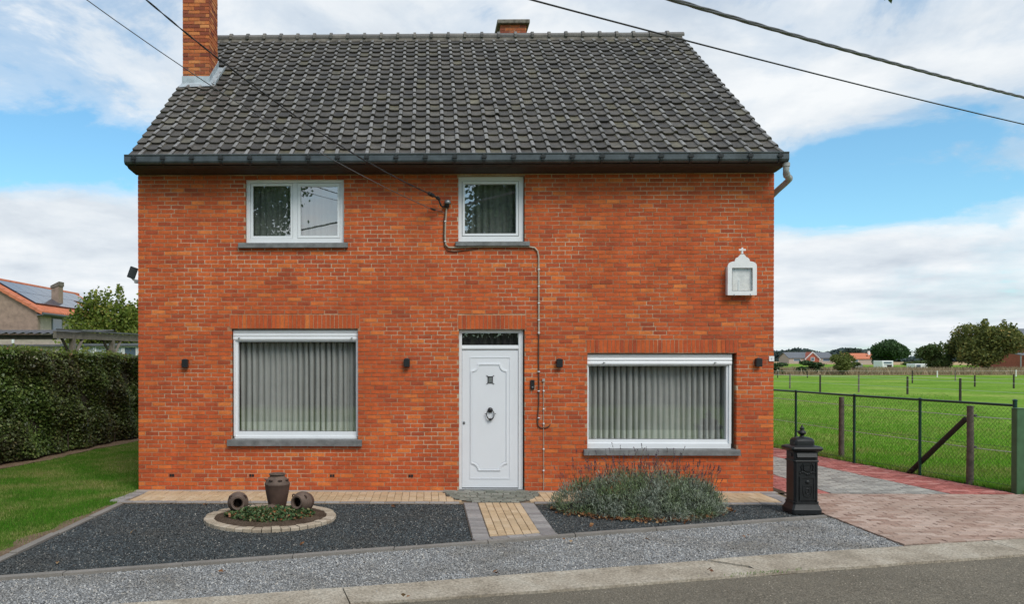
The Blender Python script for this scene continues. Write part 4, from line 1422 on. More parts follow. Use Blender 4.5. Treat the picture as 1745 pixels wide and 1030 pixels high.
mc = [(4.632, -.03, 4.26), (4.628, -.018, 4.18), (4.614, -.016, 4.00), (4.608, -.016, 3.80), (4.618, -.016, 3.68), (4.66, -.016, 3.637), (4.75, -.016, 3.635), (5.0, -.018, 3.645), (5.4, -.018, 3.648), (5.85, -.018, 3.645), (5.94, -.018, 3.63), (5.985, -.016, 3.58), (6.0, -.016, 3.50), (6.004, -.016, 2.34)]
w1 = root('wall_cable', (4.64, 0, 4.2), 'beige conduit from the cable bracket under the upper sill and down the wall', 'wall cable')
MB().tube(mc, .0125, 8).build('conduit', M['conduit'], w1, smooth=60)
bc = [(4.62, -.014, 4.20), (4.59, -.012, 4.05), (4.585, -.012, 3.8), (4.60, -.012, 3.66), (4.65, -.012, 3.59), (4.75, -.012, 3.575), (4.95, -.012, 3.60), (5.2, -.012, 3.636), (5.5, -.014, 3.63)]
MB().tube(bc, .007, 6).build('slack_wire', M['pipe_brown'], w1, smooth=60)
bc = [(6.003, -.012, 2.345), (6.0, -.012, 2.0), (6.006, -.012, 1.6), (6.004, -.012, 1.3), (5.99, -.012, 1.12), (5.985, -.012, 1.03), (6.0, -.012, .97), (6.04, -.012, .945), (6.10, -.012, .945), (6.15, -.013, .965), (6.175, -.013, .995)]
MB().tube(bc, .0095, 8).build('black_wire', M['pipe_brown'], w1, smooth=60)
mb = MB()
for z in (4.02, 3.72): mb.box(4.596, 4.626, -.034, -.002, z, z + .012)
for z in (3.3, 3.05, 2.8, 2.55, 2.36, 1.78, 1.49, 1.09): mb.box(5.988, 6.02, -.032, -.002, z, z + .012)
mb.build('cable_clip', M['pvc'], w1)
w2 = root('downlead', (6.076, 0, .9), 'thin grey earth lead running down the wall to the paving by the lavender', 'earth lead')
MB().tube([(6.074, -.012, 1.66), (6.076, -.012, 1.0), (6.078, -.012, .02)], .0055, 6).build('lead_wire', M['conduit'], w2)
MB().box(6.056, 6.094, -.03, -.002, 1.64, 1.68).build('lead_box', M['pale_concrete'], w2)
mb = MB()
for z in (1.49, 1.22, 1.0, .62, .3): mb.box(6.066, 6.088, -.022, -.002, z, z + .02)
mb.build('lead_clip', M['pvc'], w2)

# ------------------------------------------------------------------ overhead wires
def fit_sag(pts, ext0, ext1, n=30):
    """smooth curve through surveyed points of a hanging wire, carried on past both ends"""
    P = np.array(pts)
    d = P[-1, :2] - P[0, :2]; L = np.linalg.norm(d); d /= L
    s = (P[:, :2] - P[0, :2]) @ d
    co = np.polyfit(s, P[:, 2], 2)
    out = []
    for t in np.linspace(-ext0, L + ext1, n):
        q = P[0, :2] + d * t
        out.append((q[0], q[1], float(np.polyval(co, t))))
    return out


service = [(1.518, -4.0, 5.564), (1.788, -3.652, 5.415), (2.056, -3.308, 5.259), (2.482, -2.76, 5.031), (2.989, -2.108, 4.781), (3.426, -1.547, 4.603), (3.921, -.909, 4.478), (4.377, -.324, 4.378)]
sv = root('service_cable', (4.53, -.11, 4.335), 'thick twisted service cable from the upper left sky down to the cable bracket', 'overhead cable')
path_ = fit_sag(service, 9, 0) + [(4.515, -.125, 4.335)]
tw = []
Pv = [Vector(p) for p in path_]
fine = []
for a, b in zip(Pv, Pv[1:]):
    for k in range(8): fine.append(a.lerp(b, k / 8))
for ph in (0, math.pi):
    MB().tube([p + Vector((math.cos(i * .9 + ph) * .0045, 0, math.sin(i * .9 + ph) * .0045)) for i, p in enumerate(fine)], .0058, 6).build('cable_strand', M['cable'], sv, smooth=60)
MB().tube([(4.36, -.31, 4.385), (4.385, -.29, 4.377)], .026, 8).tube([(4.395, -.28, 4.374), (4.43, -.235, 4.366)], .030, 8).tube([(4.43, -.235, 4.366), (4.49, -.155, 4.35)], .014, 8).tube([(4.485, -.16, 4.352), (4.515, -.125, 4.34)], .026, 8).build('strain_clamp', M['bracket'], sv, smooth=40)
phone = [(.918, -4.0, 5.568), (1.145, -3.748, 5.456), (1.649, -3.189, 5.217), (1.827, -2.991, 5.11), (2.372, -2.387, 4.867), (2.806, -1.904, 4.648), (3.196, -1.472, 4.53), (3.634, -.985, 4.405), (4.403, -.132, 4.193)]
ph = root('phone_wire', (4.40, -.13, 4.19), 'thin phone wire below the twisted service cable, ending on the wall', 'overhead cable')
MB().tube(fit_sag(phone, 9, 0) + [(4.45, -.08, 4.185), (4.56, -.03, 4.175), (4.60, -.015, 4.14)], .0048, 6).build('wire', M['wire_grey'], ph, smooth=60)
MB().tube([(4.39, -.145, 4.198), (4.42, -.115, 4.19), (4.46, -.07, 4.184)], [.010, .018, .012], 8).build('wire_clamp', M['bracket'], ph, smooth=40)
thick = [(6.757, -4.0, 5.524), (7.186, -3.671, 5.583), (8.62, -2.573, 5.731), (10.481, -1.148, 5.947), (14.591, 2.0, 6.47)]
tk = root('power_cable', (10, -1.5, 5.9), 'thick bundled power cable crossing the upper right sky', 'overhead cable')
Pv = [Vector(p) for p in fit_sag(thick, 12, 22, 40)]
fine = []
for a, b in zip(Pv, Pv[1:]):
    for k in range(10): fine.append(a.lerp(b, k / 10))
for ph_ in (0, 2.09, 4.19):
    MB().tube([p + Vector((math.cos(i * .55 + ph_) * .012, 0, math.sin(i * .55 + ph_) * .012)) for i, p in enumerate(fine)], .0125, 6).build('cable_strand', M['wire_grey'], tk, smooth=60)
thin = [(5.518, -3.0, 5.979), (7.921, -1.53, 6.034), (9.48, -.576, 6.074), (11.51, .665, 6.145), (15.326, 3.0, 6.296)]
tn = root('power_wire', (10, -.3, 6.08), 'thin black wire crossing the sky below the thick power cable', 'overhead cable')
MB().tube(fit_sag(thin, 12, 22), .0105, 8).build('wire', M['cable'], tn, smooth=60)

# ------------------------------------------------------------------ cast iron letterbox
mbx = root('letterbox', (9.175, -1.56, 0), 'black cast iron pillar letterbox with a finial, standing at the garden edge', 'letterbox')
bx0, bx1, by0, by1 = 9.022, 9.328, -1.69, -1.44
mb = MB()
for (g, a, b) in ((.030, 0, .055), (.030, .055, .062), (.004, .118, .125), (.010, .135, .15)):
    pass
def loft(mb, rings):
    """stacked rectangles (grow, z) with chamfered corners"""
    v, f = [], []
    for g, z in rings:
        c = .022
        a, b, p, q = bx0 - g, bx1 + g, by0 - g, by1 + g
        v += [(a + c, p, z), (b - c, p, z), (b, p + c, z), (b, q - c, z), (b - c, q, z), (a + c, q, z), (a, q - c, z), (a, p + c, z)]
    for k in range(len(rings) - 1):
        for i in range(8):
            j = (i + 1) % 8
            f.append((k * 8 + i, k * 8 + j, k * 8 + 8 + j, k * 8 + 8 + i))
    f += [tuple(range(8))[::-1], tuple(range((len(rings) - 1) * 8, len(rings) * 8))]
    return mb.add(v, f)


loft(MB(), [(.036, 0), (.036, .05), (.030, .062), (.016, .095), (.008, .115), (.008, .125), (.004, .13)]).build('plinth', M['iron'], mbx)
loft(MB(), [(0, .128), (.010, .130), (.010, .148), (0, .152), (0, .655), (.008, .658), (.012, .668), (.008, .678), (0, .680), (0, .80)]).build('body', M['iron'], mbx)
mb = MB()
loft(mb, [(.004, .785), (.030, .800), (.044, .815), (.048, .832), (.040, .848), (.020, .858), (-.020, .866), (-.030, .872), (-.028, .92), (-.034, .935), (-.050, .955), (-.085, .968)])
lid = mb.build('lid', M['iron'], mbx, smooth=35)
MB().lathe([(.040, .962), (.030, .972), (.020, .985), (.026, .995), (.044, 1.01), (.050, 1.025), (.040, 1.045), (.024, 1.055), (.020, 1.065), (.030, 1.072), (.030, 1.082), (.016, 1.095), (.010, 1.115), (.003, 1.125)], 18, Matrix.Translation((9.175, -1.565, 0))).build('finial', M['iron'], lid, smooth=40)
MB().tube([(9.175, -1.565, 1.04), (9.10, -1.575, 1.042)], .009, 8).build('finial_arm', M['iron'], lid)
MB().prism([(by0 - .028, .722), (by0 + .002, .722), (by0 + .002, .775), (by0 - .006, .775)], 'x', 9.05, 9.30).build('slot_hood', M['iron'], mbx)
MB().box(9.062, 9.288, by0 - .003, by0 + .01, .692, .722).build('letter_slot', M['dark'], mbx)
for sx in (bx0 + .028, bx1 - .028):
    MB().tube([(sx, by0 - .002, .155), (sx, by0 - .002, .65)], .012, 8).build('corner_column', M['iron'], mbx, smooth=40)
MB().frame(9.085, 9.285, .168, .475, .022, by0 - .012, by0 + .002).build('door_frame', M['iron'], mbx)
dr = MB().box(9.107, 9.263, by0 - .005, by0 + .002, .190, .453).build('letterbox_door', M['iron'], mbx)
MB().lathe([(.022, 0), (.024, .008), (.016, .016), (.006, .02)], 16, Matrix.Translation((9.185, by0 - .005, .405)) @ Matrix.Rotation(R(90), 4, 'X')).build('knob', M['iron'], dr, smooth=40)
shield = [(9.125, .36), (9.245, .36), (9.245, .28), (9.23, .225), (9.185, .205), (9.14, .225), (9.125, .28)]
MB().ring_prism(shield, [(x + (9.185 - x) * .16, z + (.29 - z) * .16) for x, z in shield], 'y', by0 - .011, by0 - .004).build('door_relief', M['iron'], dr)
MB().tube([(9.185 + .024 * math.cos(t), by0 - .006, .285 + .036 * math.sin(t)) for t in np.linspace(0, 6.283, 17)], .006, 6).build('scroll_relief', M['iron'], dr)
cr = [(9.135, .63), (9.235, .63), (9.235, .565), (9.215, .54), (9.155, .54), (9.135, .565)]
mb = MB().ring_prism(cr, [(x + (9.185 - x) * .2, z + (.585 - z) * .2) for x, z in cr], 'y', by0 - .012, by0 + .002)
mb.prism([(9.15, .553), (9.22, .553), (9.22, .615), (9.15, .615)], 'y', by0 - .006, by0 + .002)
for k in range(9):
    t = k / 8.0
    mb.lathe([(.013, -.006), (.012, .006), (.004, .010)], 8, Matrix.Translation((9.095 + .18 * t, by0 - .002, .515 + .014 * math.sin(t * 9))) @ Matrix.Rotation(R(90), 4, 'X'))
for s in (-1, 1):
    mb.tube([(9.185 + s * .055, by0 - .004, .64), (9.185 + s * .08, by0 - .005, .60), (9.185 + s * .068, by0 - .005, .56), (9.185 + s * .09, by0 - .004, .53)], .008, 6)
mb.build('crest_relief', M['iron'], mbx, smooth=40)
MB().bevel_box(bx0 - .012, bx0 + .002, -1.63, -1.50, .72, .765, .004).build('side_boss', M['iron'], mbx)

# ------------------------------------------------------------------ round planter with jars
PC = Vector((2.40, -2.07, 0))
pl = root('round_planter', PC, 'round flower bed ringed with pale edging stones in the dark gravel', 'planter')
NB = 46
for k in range(NB):
    a0_, a1_ = 2 * math.pi * k / NB, 2 * math.pi * (k + .90) / NB
    ro, ri_ = .81 + random.uniform(-.006, .006), .685 + random.uniform(-.006, .006)
    zt = .030 + random.uniform(-.006, .006)
    q = [(PC.x + r * math.cos(a), PC.y + r * math.sin(a)) for r, a in ((ri_, a0_), (ro, a0_), (ro, a1_), (ri_, a1_))]
    q2 = [(PC.x + (x - PC.x) * (1 - .012 * s), PC.y + (y - PC.y) * (1 - .012 * s)) for (x, y), s in zip(q, (-1, 1, 1, -1))]
    MB().add([(x, y, -.03) for x, y in q] + [(x, y, zt - .008) for x, y in q] + [(x, y, zt) for x, y in q2],
             [(0, 1, 5, 4), (1, 2, 6, 5), (2, 3, 7, 6), (3, 0, 4, 7), (4, 5, 9, 8), (5, 6, 10, 9), (6, 7, 11, 10), (7, 4, 8, 11), (8, 9, 10, 11)]).build('edging_stone', M['ring_stone'], pl, (q[0][0], q[0][1], zt))
v, f = [(PC.x, PC.y, .085)], []
for i, (r, z) in enumerate(((.2, .08), (.42, .065), (.60, .04), (.69, .022), (.80, -.02))):
    for k in range(40):
        a = 2 * math.pi * k / 40
        v.append((PC.x + r * math.cos(a), PC.y + r * math.sin(a), z + random.uniform(-.006, .006)))
    for k in range(40):
        j = (k + 1) % 40
        if i == 0: f.append((0, 1 + k, 1 + j))
        else:
            b = 1 + i * 40; a_ = b - 40
            f.append((a_ + k, b + k, b + j, a_ + j))
MB().add(v, f).build('planter_soil', M['soil'], pl, smooth=80)


def jar(label, mat4, prof_out, depth, top_from, name='stoneware_jar', lugs=None):
    r = root(name, mat4.translation, label, 'jar')
    lower = [p for p in prof_out if p[1] <= top_from]
    upper = [p for p in prof_out if p[1] >= top_from]
    rim_r, rim_z = prof_out[-1]
    inner = [(rim_r - .020, rim_z - .004), (rim_r - .026, rim_z - .03), (prof_out[-4][0] - .02, prof_out[-4][1]), (lower[-1][0] - .03, top_from), (lower[-1][0] - .05, top_from * .6), (.02, top_from * .55)]
    MB().lathe(lower, 32, mat4).build('jar_body', M['terracotta'], r, smooth=40)
    MB().lathe(upper + inner, 32, mat4).build('jar_shoulder', M['terracotta_top'], r, smooth=40)
    if lugs:
        for a in lugs[2]:
            c, s = math.cos(a), math.sin(a)
            rr, zz = lugs[0], lugs[1]
            p = [(rr * c + dx * -s + o * c, rr * s + dx * c + o * s, zz + dz) for dx, dz, o in ((-.022, -.008, -.012), (-.015, .004, .012), (0, .008, .018), (.015, .004, .012), (.022, -.008, -.012))]
            mb = MB().tube(p, .009, 8)
            mb.v = [tuple(mat4 @ Vector(q)) for q in mb.v]
            mb.build('lug', M['terracotta'], r, smooth=60)
    return r


BIG = [(.098, 0), (.103, .01), (.118, .08), (.136, .17), (.150, .25), (.156, .30), (.159, .315), (.160, .322), (.1605, .33), (.152, .345), (.140, .37), (.122, .395), (.103, .412), (.094, .420), (.092, .43), (.100, .440), (.108, .450), (.106, .458)]
jar('tall brown stoneware jar standing upright in the round flower bed', Matrix.Translation((2.43, -1.80, .055)), BIG, 0, .322, lugs=(.140, .385, (R(200), R(245), R(295), R(340))))
SM = [(.070, 0), (.085, .008), (.108, .05), (.124, .10), (.130, .14), (.127, .18), (.116, .215), (.098, .240), (.080, .255), (.072, .262), (.070, .272), (.078, .280), (.084, .288), (.082, .296)]
m1 = Matrix.Translation((1.93, -1.80, .16)) @ Matrix.Rotation(R(12), 4, 'Z') @ Matrix.Rotation(R(86), 4, 'X')
jar('small brown jar lying on its side left of the tall jar, mouth to the street', m1, SM, 0, .14, lugs=(.112, .225, (R(40), R(140))))
m2 = Matrix.Translation((2.835, -1.80, .16)) @ Matrix.Rotation(R(-24), 4, 'Z') @ Matrix.Rotation(R(84), 4, 'X')
jar('small brown jar lying on its side right of the tall jar, mouth to the street', m2, SM, 0, .14, lugs=(.112, .225, (R(40), R(140))))
m3 = Matrix.Translation((2.40, -1.90, .085)) @ Matrix.Rotation(R(100), 4, 'X')
SM3 = [(r * .72, z * .8) for r, z in SM]
jar('half buried jar mouth showing above the leaves in front of the tall jar', m3, SM3, 0, .112)

rng = np.random.default_rng(5)
n = 2300
a = rng.uniform(0, 2 * np.pi, n); r = np.sqrt(rng.uniform(0, 1, n))
cx = 2.40 + .55 * r * np.cos(a); cy = -2.25 + .36 * r * np.sin(a) + .10 * np.abs(np.cos(a)) * r
hgt = .06 + .055 * (1 - r ** 2) * rng.uniform(.3, 1.5, n) + .03 * np.sin(cx * 17) * np.cos(cy * 19)
C = np.stack([cx, cy, hgt + rng.uniform(-.015, .02, n)], 1)
keep = (np.hypot(C[:, 0] - 2.40, C[:, 1] + 2.07) < .64)
C = C[keep]
o = leaf_mesh('ground_cover', C, .021, M['cover_leaf'], loc=(2.4, -2.2, .05), bias=(0, -.2, 1), bias_w=.5, aspect=.75, rng=rng)
tag(o, 'low green leafy plants filling the front of the round flower bed', 'plants', kind='stuff')

# ------------------------------------------------------------------ lavender
lav = root('lavender_bush', (7.15, -1.52, 0), 'grey-green lavender bush with faded flower stalks below the wide window', 'shrub')
rng = np.random.default_rng(9)


def lav_surface(n, rng):
    """points on and in a long low mound of several plants"""
    cs = np.array([[6.42, -1.45, .48, .46], [6.78, -1.62, .55, .56], [7.15, -1.72, .60, .58], [7.50, -1.72, .56, .55], [7.78, -1.55, .43, .50], [7.88, -1.48, .30, .38], [6.95, -1.30, .55, .60], [7.45, -1.32, .55, .60]])
    k = rng.integers(0, len(cs), n)
    th = rng.uniform(0, 2 * np.pi, n); u = rng.uniform(0, 1, n)
    el = np.arcsin(u)
    rad = rng.uniform(.55, 1.02, n) ** .6
    lump = 1 + .10 * np.sin(th * 5 + k * 2.1) * np.cos(el * 6 + k)
    x = cs[k, 0] + cs[k, 2] * rad * lump * np.cos(el) * np.cos(th)
    y = cs[k, 1] + cs[k, 2] * .92 * rad * lump * np.cos(el) * np.sin(th)
    z = .88 * cs[k, 3] * rad * lump * np.sin(el)
    d = np.stack([np.cos(el) * np.cos(th) * .55, np.cos(el) * np.sin(th) * .55, np.sin(el) * .5 + .75], 1)
    return np.stack([x, y, z], 1), d / np.linalg.norm(d, axis=1, keepdims=True)


C, Dn = lav_surface(42000, rng)
C[:, 2] = np.maximum(C[:, 2], .015)
leaf_mesh('foliage', C, .026, M['lavender_leaf'], lav, aspect=.16, rng=rng, long_dir=Dn)
# woody inner stems keep the mound from being hollow
mb = MB()
for k in range(160):
    bx, by = rng.uniform(6.3, 8.0), rng.uniform(-1.75, -1.25)
    mb.tube([(bx, by, 0), (bx + rng.normal() * .06, by + rng.normal() * .06, rng.uniform(.2, .42))], [.006, .003], 4, False)
mb.build('woody_stems', M['wood_dark'], lav)
core = [(6.35, -1.5, .34), (6.75, -1.62, .42), (7.15, -1.68, .46), (7.55, -1.66, .42), (7.9, -1.5, .34)]
C0, D0 = lav_surface(760, rng)
sel = C0[:, 2] > .22
C0, D0 = C0[sel], D0[sel]
vs, fs, fv, ff = [], [], [], []
for p, d in zip(C0, D0):
    L = rng.uniform(.14, .36)
    tip = p + (d + rng.normal(size=3) * .16) * L
    w = .0021
    a = np.array([w, 0, 0]); b = np.array([0, w, 0])
    n0 = len(vs)
    vs += [p - a, p + a, tip + a * .6, tip - a * .6, p - b, p + b, tip + b * .6, tip - b * .6]
    fs += [(n0, n0 + 1, n0 + 2, n0 + 3), (n0 + 4, n0 + 5, n0 + 6, n0 + 7)]
    dd = (tip - p) / np.linalg.norm(tip - p)
    for q in range(7):
        c = tip - dd * (q * .0095) + rng.normal(size=3) * .0022
        s = .0085 * rng.uniform(.6, 1.15)
        n1 = len(fv)
        u = np.cross(dd, rng.normal(size=3)); u /= np.linalg.norm(u)
        fv += [c - u * s, c - dd * s, c + u * s, c + dd * s]
        ff.append((n1, n1 + 1, n1 + 2, n1 + 3))
np_mesh('flower_stalks', np.array(vs), fs, M['lavender_stalk'], lav)['kind'] = 'stuff'
np_mesh('flower_heads', np.array(fv), ff, M['lavender_flower'], lav)['kind'] = 'stuff'

# dead leaves under it and a few on the gravel
rng = np.random.default_rng(19)
n = 520
t = rng.uniform(0, 1, n)
x = 5.95 + 2.4 * t
yb = -1.45 - .72 * np.sin(np.pi * np.clip(t * 1.05, 0, 1)) ** .8
C = np.stack([x, yb + rng.normal(0, .07, n), rng.uniform(-.006, .03, n)], 1)
C = C[C[:, 1] > (-5.0 + .338 * C[:, 0]) + .07]
o = leaf_mesh('dead_leaf_litter', C, .026, M['dead_leaf'], loc=(7.1, -2.1, 0), bias=(0, -.1, 1), bias_w=.55, aspect=.6, rng=rng)
tag(o, 'brown fallen leaves gathered along the foot of the lavender', 'fallen leaves', kind='stuff')
sc = [(2.45, -4.62, .04, 'pale yellow'), (5.86, -3.32, 0, ''), (6.7, -3.3, 0, ''), (4.2, -5.35, 0, ''), (1.35, -1.22, 0, ''), (5.0, -4.62, 0, ''), (7.9, -3.1, 0, ''), (1.0, -2.9, 0, ''), (3.0, -3.5, 0, ''), (6.95, -4.45, 0, ''), (.75, -4.3, 0, ''), (3.9, -1.3, 0, ''), (.9, -1.25, 0, ''), (6.1, -1.9, 0, ''), (6.3, -2.5, 0, '')]
C = np.array([[x_, y_, .012] for x_, y_, _, _ in sc for _k in range(2)]) + rng.normal(0, .03, (30, 3)) * np.array([1, 1, .1])
o = leaf_mesh('scattered_dead_leaves', C, .032, M['dead_leaf'], loc=(4, -3, 0), bias=(0, 0, 1), bias_w=.6, aspect=.65, rng=rng)
tag(o, 'single dry leaves scattered over the gravel and kerb', 'fallen leaves', kind='stuff')


# ------------------------------------------------------------------ gravel stones
def stones(name, n, sampler, size, z, mat, label, rng, lift=.3, flat=1.0):
    xy = sampler(n, rng)
    n = len(xy)
    s = size * rng.uniform(.55, 1.45, n) ** 1.0
    base = np.array([[1, 0, 0], [-1, 0, 0], [0, 1, 0], [0, -1, 0], [0, 0, 1], [0, 0, -.6]], float)
    F0 = np.array([[0, 2, 4], [2, 1, 4], [1, 3, 4], [3, 0, 4]])      # the underside is never seen
    V = np.repeat(base[None], n, 0) * rng.uniform(.7, 1.25, (n, 6, 1))
    an = rng.uniform(0, 2 * np.pi, n); c, s_ = np.cos(an), np.sin(an)
    X = V[:, :, 0] * c[:, None] - V[:, :, 1] * s_[:, None] * .75
    Y = V[:, :, 0] * s_[:, None] + V[:, :, 1] * c[:, None] * .75
    tiltx = rng.normal(0, .35, n)[:, None]; tilty = rng.normal(0, .35, n)[:, None]
    Z = V[:, :, 2] * .62 + X * tiltx + Y * tilty
    zz = z(xy) if callable(z) else np.full(n, z)
    P = np.stack([X * s[:, None] + xy[:, 0:1], Y * s[:, None] + xy[:, 1:2], flat * Z * s[:, None] + zz[:, None] + lift * s[:, None]], 2)
    P = P.reshape(-1, 3)
    F = (np.arange(n) * 6)[:, None, None] + F0[None]
    o = np_mesh(name, P, F.reshape(-1, 3), mat, loc=(float(xy[:, 0].mean()), float(xy[:, 1].mean()), float(zz.mean())))
    tag(o, label, 'gravel', kind='stuff')


def dark_area(n, rng):
    x = rng.uniform(.2, 9.35, n * 2); y = rng.uniform(-4.9, -1.02, n * 2)
    ey = -5.0 + .338 * x
    ok = (y > ey + .045) & ~((x > 4.83) & (x < 5.80)) & (np.hypot(x - 2.40, y + 2.07) > .80) & ~((x > 8.98) & (y > -1.73) & (y < -1.4))
    # denser towards the street, where each stone can be seen
    return np.stack([x, y], 1)[ok][:n]


def light_area(n, rng):
    x = rng.uniform(-1.5, 9.4, n * 3); y = rng.uniform(-6.4, -1.8, n * 3)
    ky = np.interp(x, [-12, 1.70, 3.69, 7.06, 7.47, 9.4, 10.9, 20], [-9.4, -5.60, -5.05, -4.08, -3.92, -3.43, -3.06, -.9])
    ok = (y > ky - .16 * rng.random(len(x)) ** 5) & (y < -5.0 + .338 * x - .055 + .13 * rng.random(len(x)) ** 7)
    return np.stack([x, y], 1)[ok][:n]


stones('dark_gravel', 62000, dark_area, .0085, -.016, M['dark_stone'], 'dark grey gravel covering the front garden beds', np.random.default_rng(3))
stones('light_gravel', 76000, light_area, .0085, -.022, M['light_stone'], 'light grey gravel strip between the garden edging and the kerb', np.random.default_rng(4))


def road_area(n, rng):
    x = rng.uniform(1.0, 12.5, n); d = rng.random(n) * 1.9
    return np.stack([x, -5.57 + (x - 3.17) * .262 + .05 - d], 1)


def road_z(xy):
    d = -5.57 + (xy[:, 0] - 3.17) * .262 + .2 - xy[:, 1]
    return -.06 + .025 * d / 2.5


M['chip'] = piece_mat('asphalt_chip', [(0, (.07, .062, .05)), (.45, (.15, .135, .105)), (.8, (.21, .185, .145)), (.95, (.33, .28, .21)), (1, (.5, .44, .36))], .9, 60, .2, 0, .4, stain_col=(.10, .09, .075), stain_scale=1.3)
stones('asphalt_chippings', 60000, road_area, .0075, road_z, M['chip'], 'small stone chips showing in the worn asphalt', np.random.default_rng(6), .0, .42)

# ------------------------------------------------------------------ grass blades
def blades(name, n, sampler, h, w, mat, label, rng, z0=-.014):
    xy = sampler(n, rng)
    n = len(xy)
    an = rng.uniform(0, 2 * np.pi, n)
    hh = h * rng.uniform(.5, 1.3, n)
    lean = rng.uniform(.1, .8, n) * hh
    la = rng.uniform(0, 2 * np.pi, n)
    dx, dy = np.cos(an) * w / 2, np.sin(an) * w / 2
    A = np.stack([xy[:, 0] - dx, xy[:, 1] - dy, np.full(n, z0)], 1)
    B = np.stack([xy[:, 0] + dx, xy[:, 1] + dy, np.full(n, z0)], 1)
    T = np.stack([xy[:, 0] + lean * np.cos(la), xy[:, 1] + lean * np.sin(la), z0 + hh], 1)
    V = np.stack([A, B, T], 1).reshape(-1, 3)
    o = np_mesh(name, V, np.arange(3 * n).reshape(-1, 3), mat, loc=(float(xy[:, 0].mean()), float(xy[:, 1].mean()), z0))
    tag(o, label, 'grass', kind='stuff')


def lawn_area(n, rng):
    y = -5.4 + 15.0 * rng.random(n * 2) ** 1.5
    x = rng.uniform(-4.6, .1, n * 2)
    hx = HA.x + (HB.x - HA.x) * (y - HA.y) / (HB.y - HA.y)
    wear = np.interp(y, [-5, -4, -3, -2, -1, -.4, 0], [.62, .50, .34, .20, .10, .06, .03]) * rng.random(len(x)) ** .7
    right = np.where(y < 0, .11 - wear, -.02)
    ok = (x > hx + .30 + .12 * rng.random(len(x))) & (x < right)
    return np.stack([x, y], 1)[ok][:n]


blades('lawn_grass', 150000, lawn_area, .035, .0065, M['blade'], 'short mown lawn between the hedge and the house', np.random.default_rng(31))


def meadow_area(n, rng):
    y = -.1 + 34 * rng.random(n * 2) ** 2.0
    x0 = np.interp(y, [-.1, 5.2, 13, 40], [13.10, 12.26, 11.1, 11.0])
    x = x0 + rng.random(n * 2) ** 1.4 * (4 + y * .55)
    return np.stack([x, y], 1)[:n]


blades('meadow_grass', 110000, meadow_area, .075, .016, M['meadow_blade'], 'tufted meadow grass behind the green chain-link fence', np.random.default_rng(32), -.03)


def verge_area(n, rng):
    y = rng.uniform(-.1, 12, n)
    x0 = np.interp(y, [-.1, 5.2, 13], [12.98, 12.16, 10.95])
    return np.stack([x0 + rng.normal(.24, .09, n), y], 1)


blades('fence_foot_grass', 9000, verge_area, .10, .012, M['meadow_blade'], 'straggling grass along the foot of the chain-link fence', np.random.default_rng(33), -.02)


def weed_area(n, rng):
    x = np.concatenate([rng.normal(7.55, .30, n // 3), rng.uniform(-1, 10.4, n // 3), rng.uniform(9.55, 9.68, n - 2 * (n // 3))])
    y = np.concatenate([-4.41 + (x[:n // 3] - 7.55) * .26 + rng.normal(0, .02, n // 3), np.interp(x[n // 3:2 * (n // 3)], [-12, 1.70, 3.69, 7.06, 7.47, 9.4, 10.9, 20], [-9.4, -5.60, -5.05, -4.08, -3.92, -3.43, -3.06, -.9]) + rng.normal(0, .02, n // 3),
                        rng.uniform(-1.6, 1.0, n - 2 * (n // 3))])
    keep = rng.random(n) < .35 + .65 * (np.sin(x * 5.3) > .2)
    return np.stack([x, y], 1)[keep]


blades('joint_weeds', 520, weed_area, .026, .008, M['blade'], 'small weeds in the joints of kerb and paving', np.random.default_rng(36), -.04)


def rough_area(n, rng):
    y = rng.uniform(88, 120, n)
    return np.stack([rng.uniform(40, 150, n), y], 1)


blades('rough_grass', 26000, rough_area, .75, .16, leaf_mat('dry_grass_blade', [(0, (.24, .18, .10)), (.6, (.34, .27, .16)), (.85, (.42, .34, .22)), (1, (.12, .15, .05))], .3, .8), 'tall dry grass strip at the far edge of the meadow', np.random.default_rng(34))

# ------------------------------------------------------------------ hedge
hd = root('beech_hedge', ((HA.x + HB.x) / 2 - .4, 3, 0), 'tall clipped dark beech hedge along the left lawn', 'hedge')
hdir = (HB - HA).normalized(); hn = Vector((hdir.y, -hdir.x))
HL = (HB - HA).length
HH = 2.17
mb = MB()
# the top falls slightly towards the back
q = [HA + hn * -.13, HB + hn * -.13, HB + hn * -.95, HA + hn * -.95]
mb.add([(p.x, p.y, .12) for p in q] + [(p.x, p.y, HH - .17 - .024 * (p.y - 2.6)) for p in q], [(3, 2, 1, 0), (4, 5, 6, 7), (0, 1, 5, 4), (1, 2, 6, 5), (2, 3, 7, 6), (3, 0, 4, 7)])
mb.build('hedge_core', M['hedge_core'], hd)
rng = np.random.default_rng(41)


def hh_y(y): return HH - .024 * (np.asarray(y) - 2.6)


def hedge_front(n, rng, y0=-5.0, y1=13.0):
    t = rng.uniform((y0 - HA.y) / (HB.y - HA.y), (y1 - HA.y) / (HB.y - HA.y), n)
    z = rng.uniform(.05, HH - .02, n) ** 1.0
    bul = .055 * np.sin(t * 61 + z * 3.1) + .05 * np.sin(t * 143 + 2.2 * z) + .04 * np.sin(z * 7 + t * 35)
    dpt = -.055 * np.abs(rng.normal(size=n)) + bul
    x = HA.x + (HB.x - HA.x) * t + hn.x * dpt
    y = HA.y + (HB.y - HA.y) * t + hn.y * dpt
    z = z * hh_y(y) / HH
    return np.stack([x, y, z], 1)


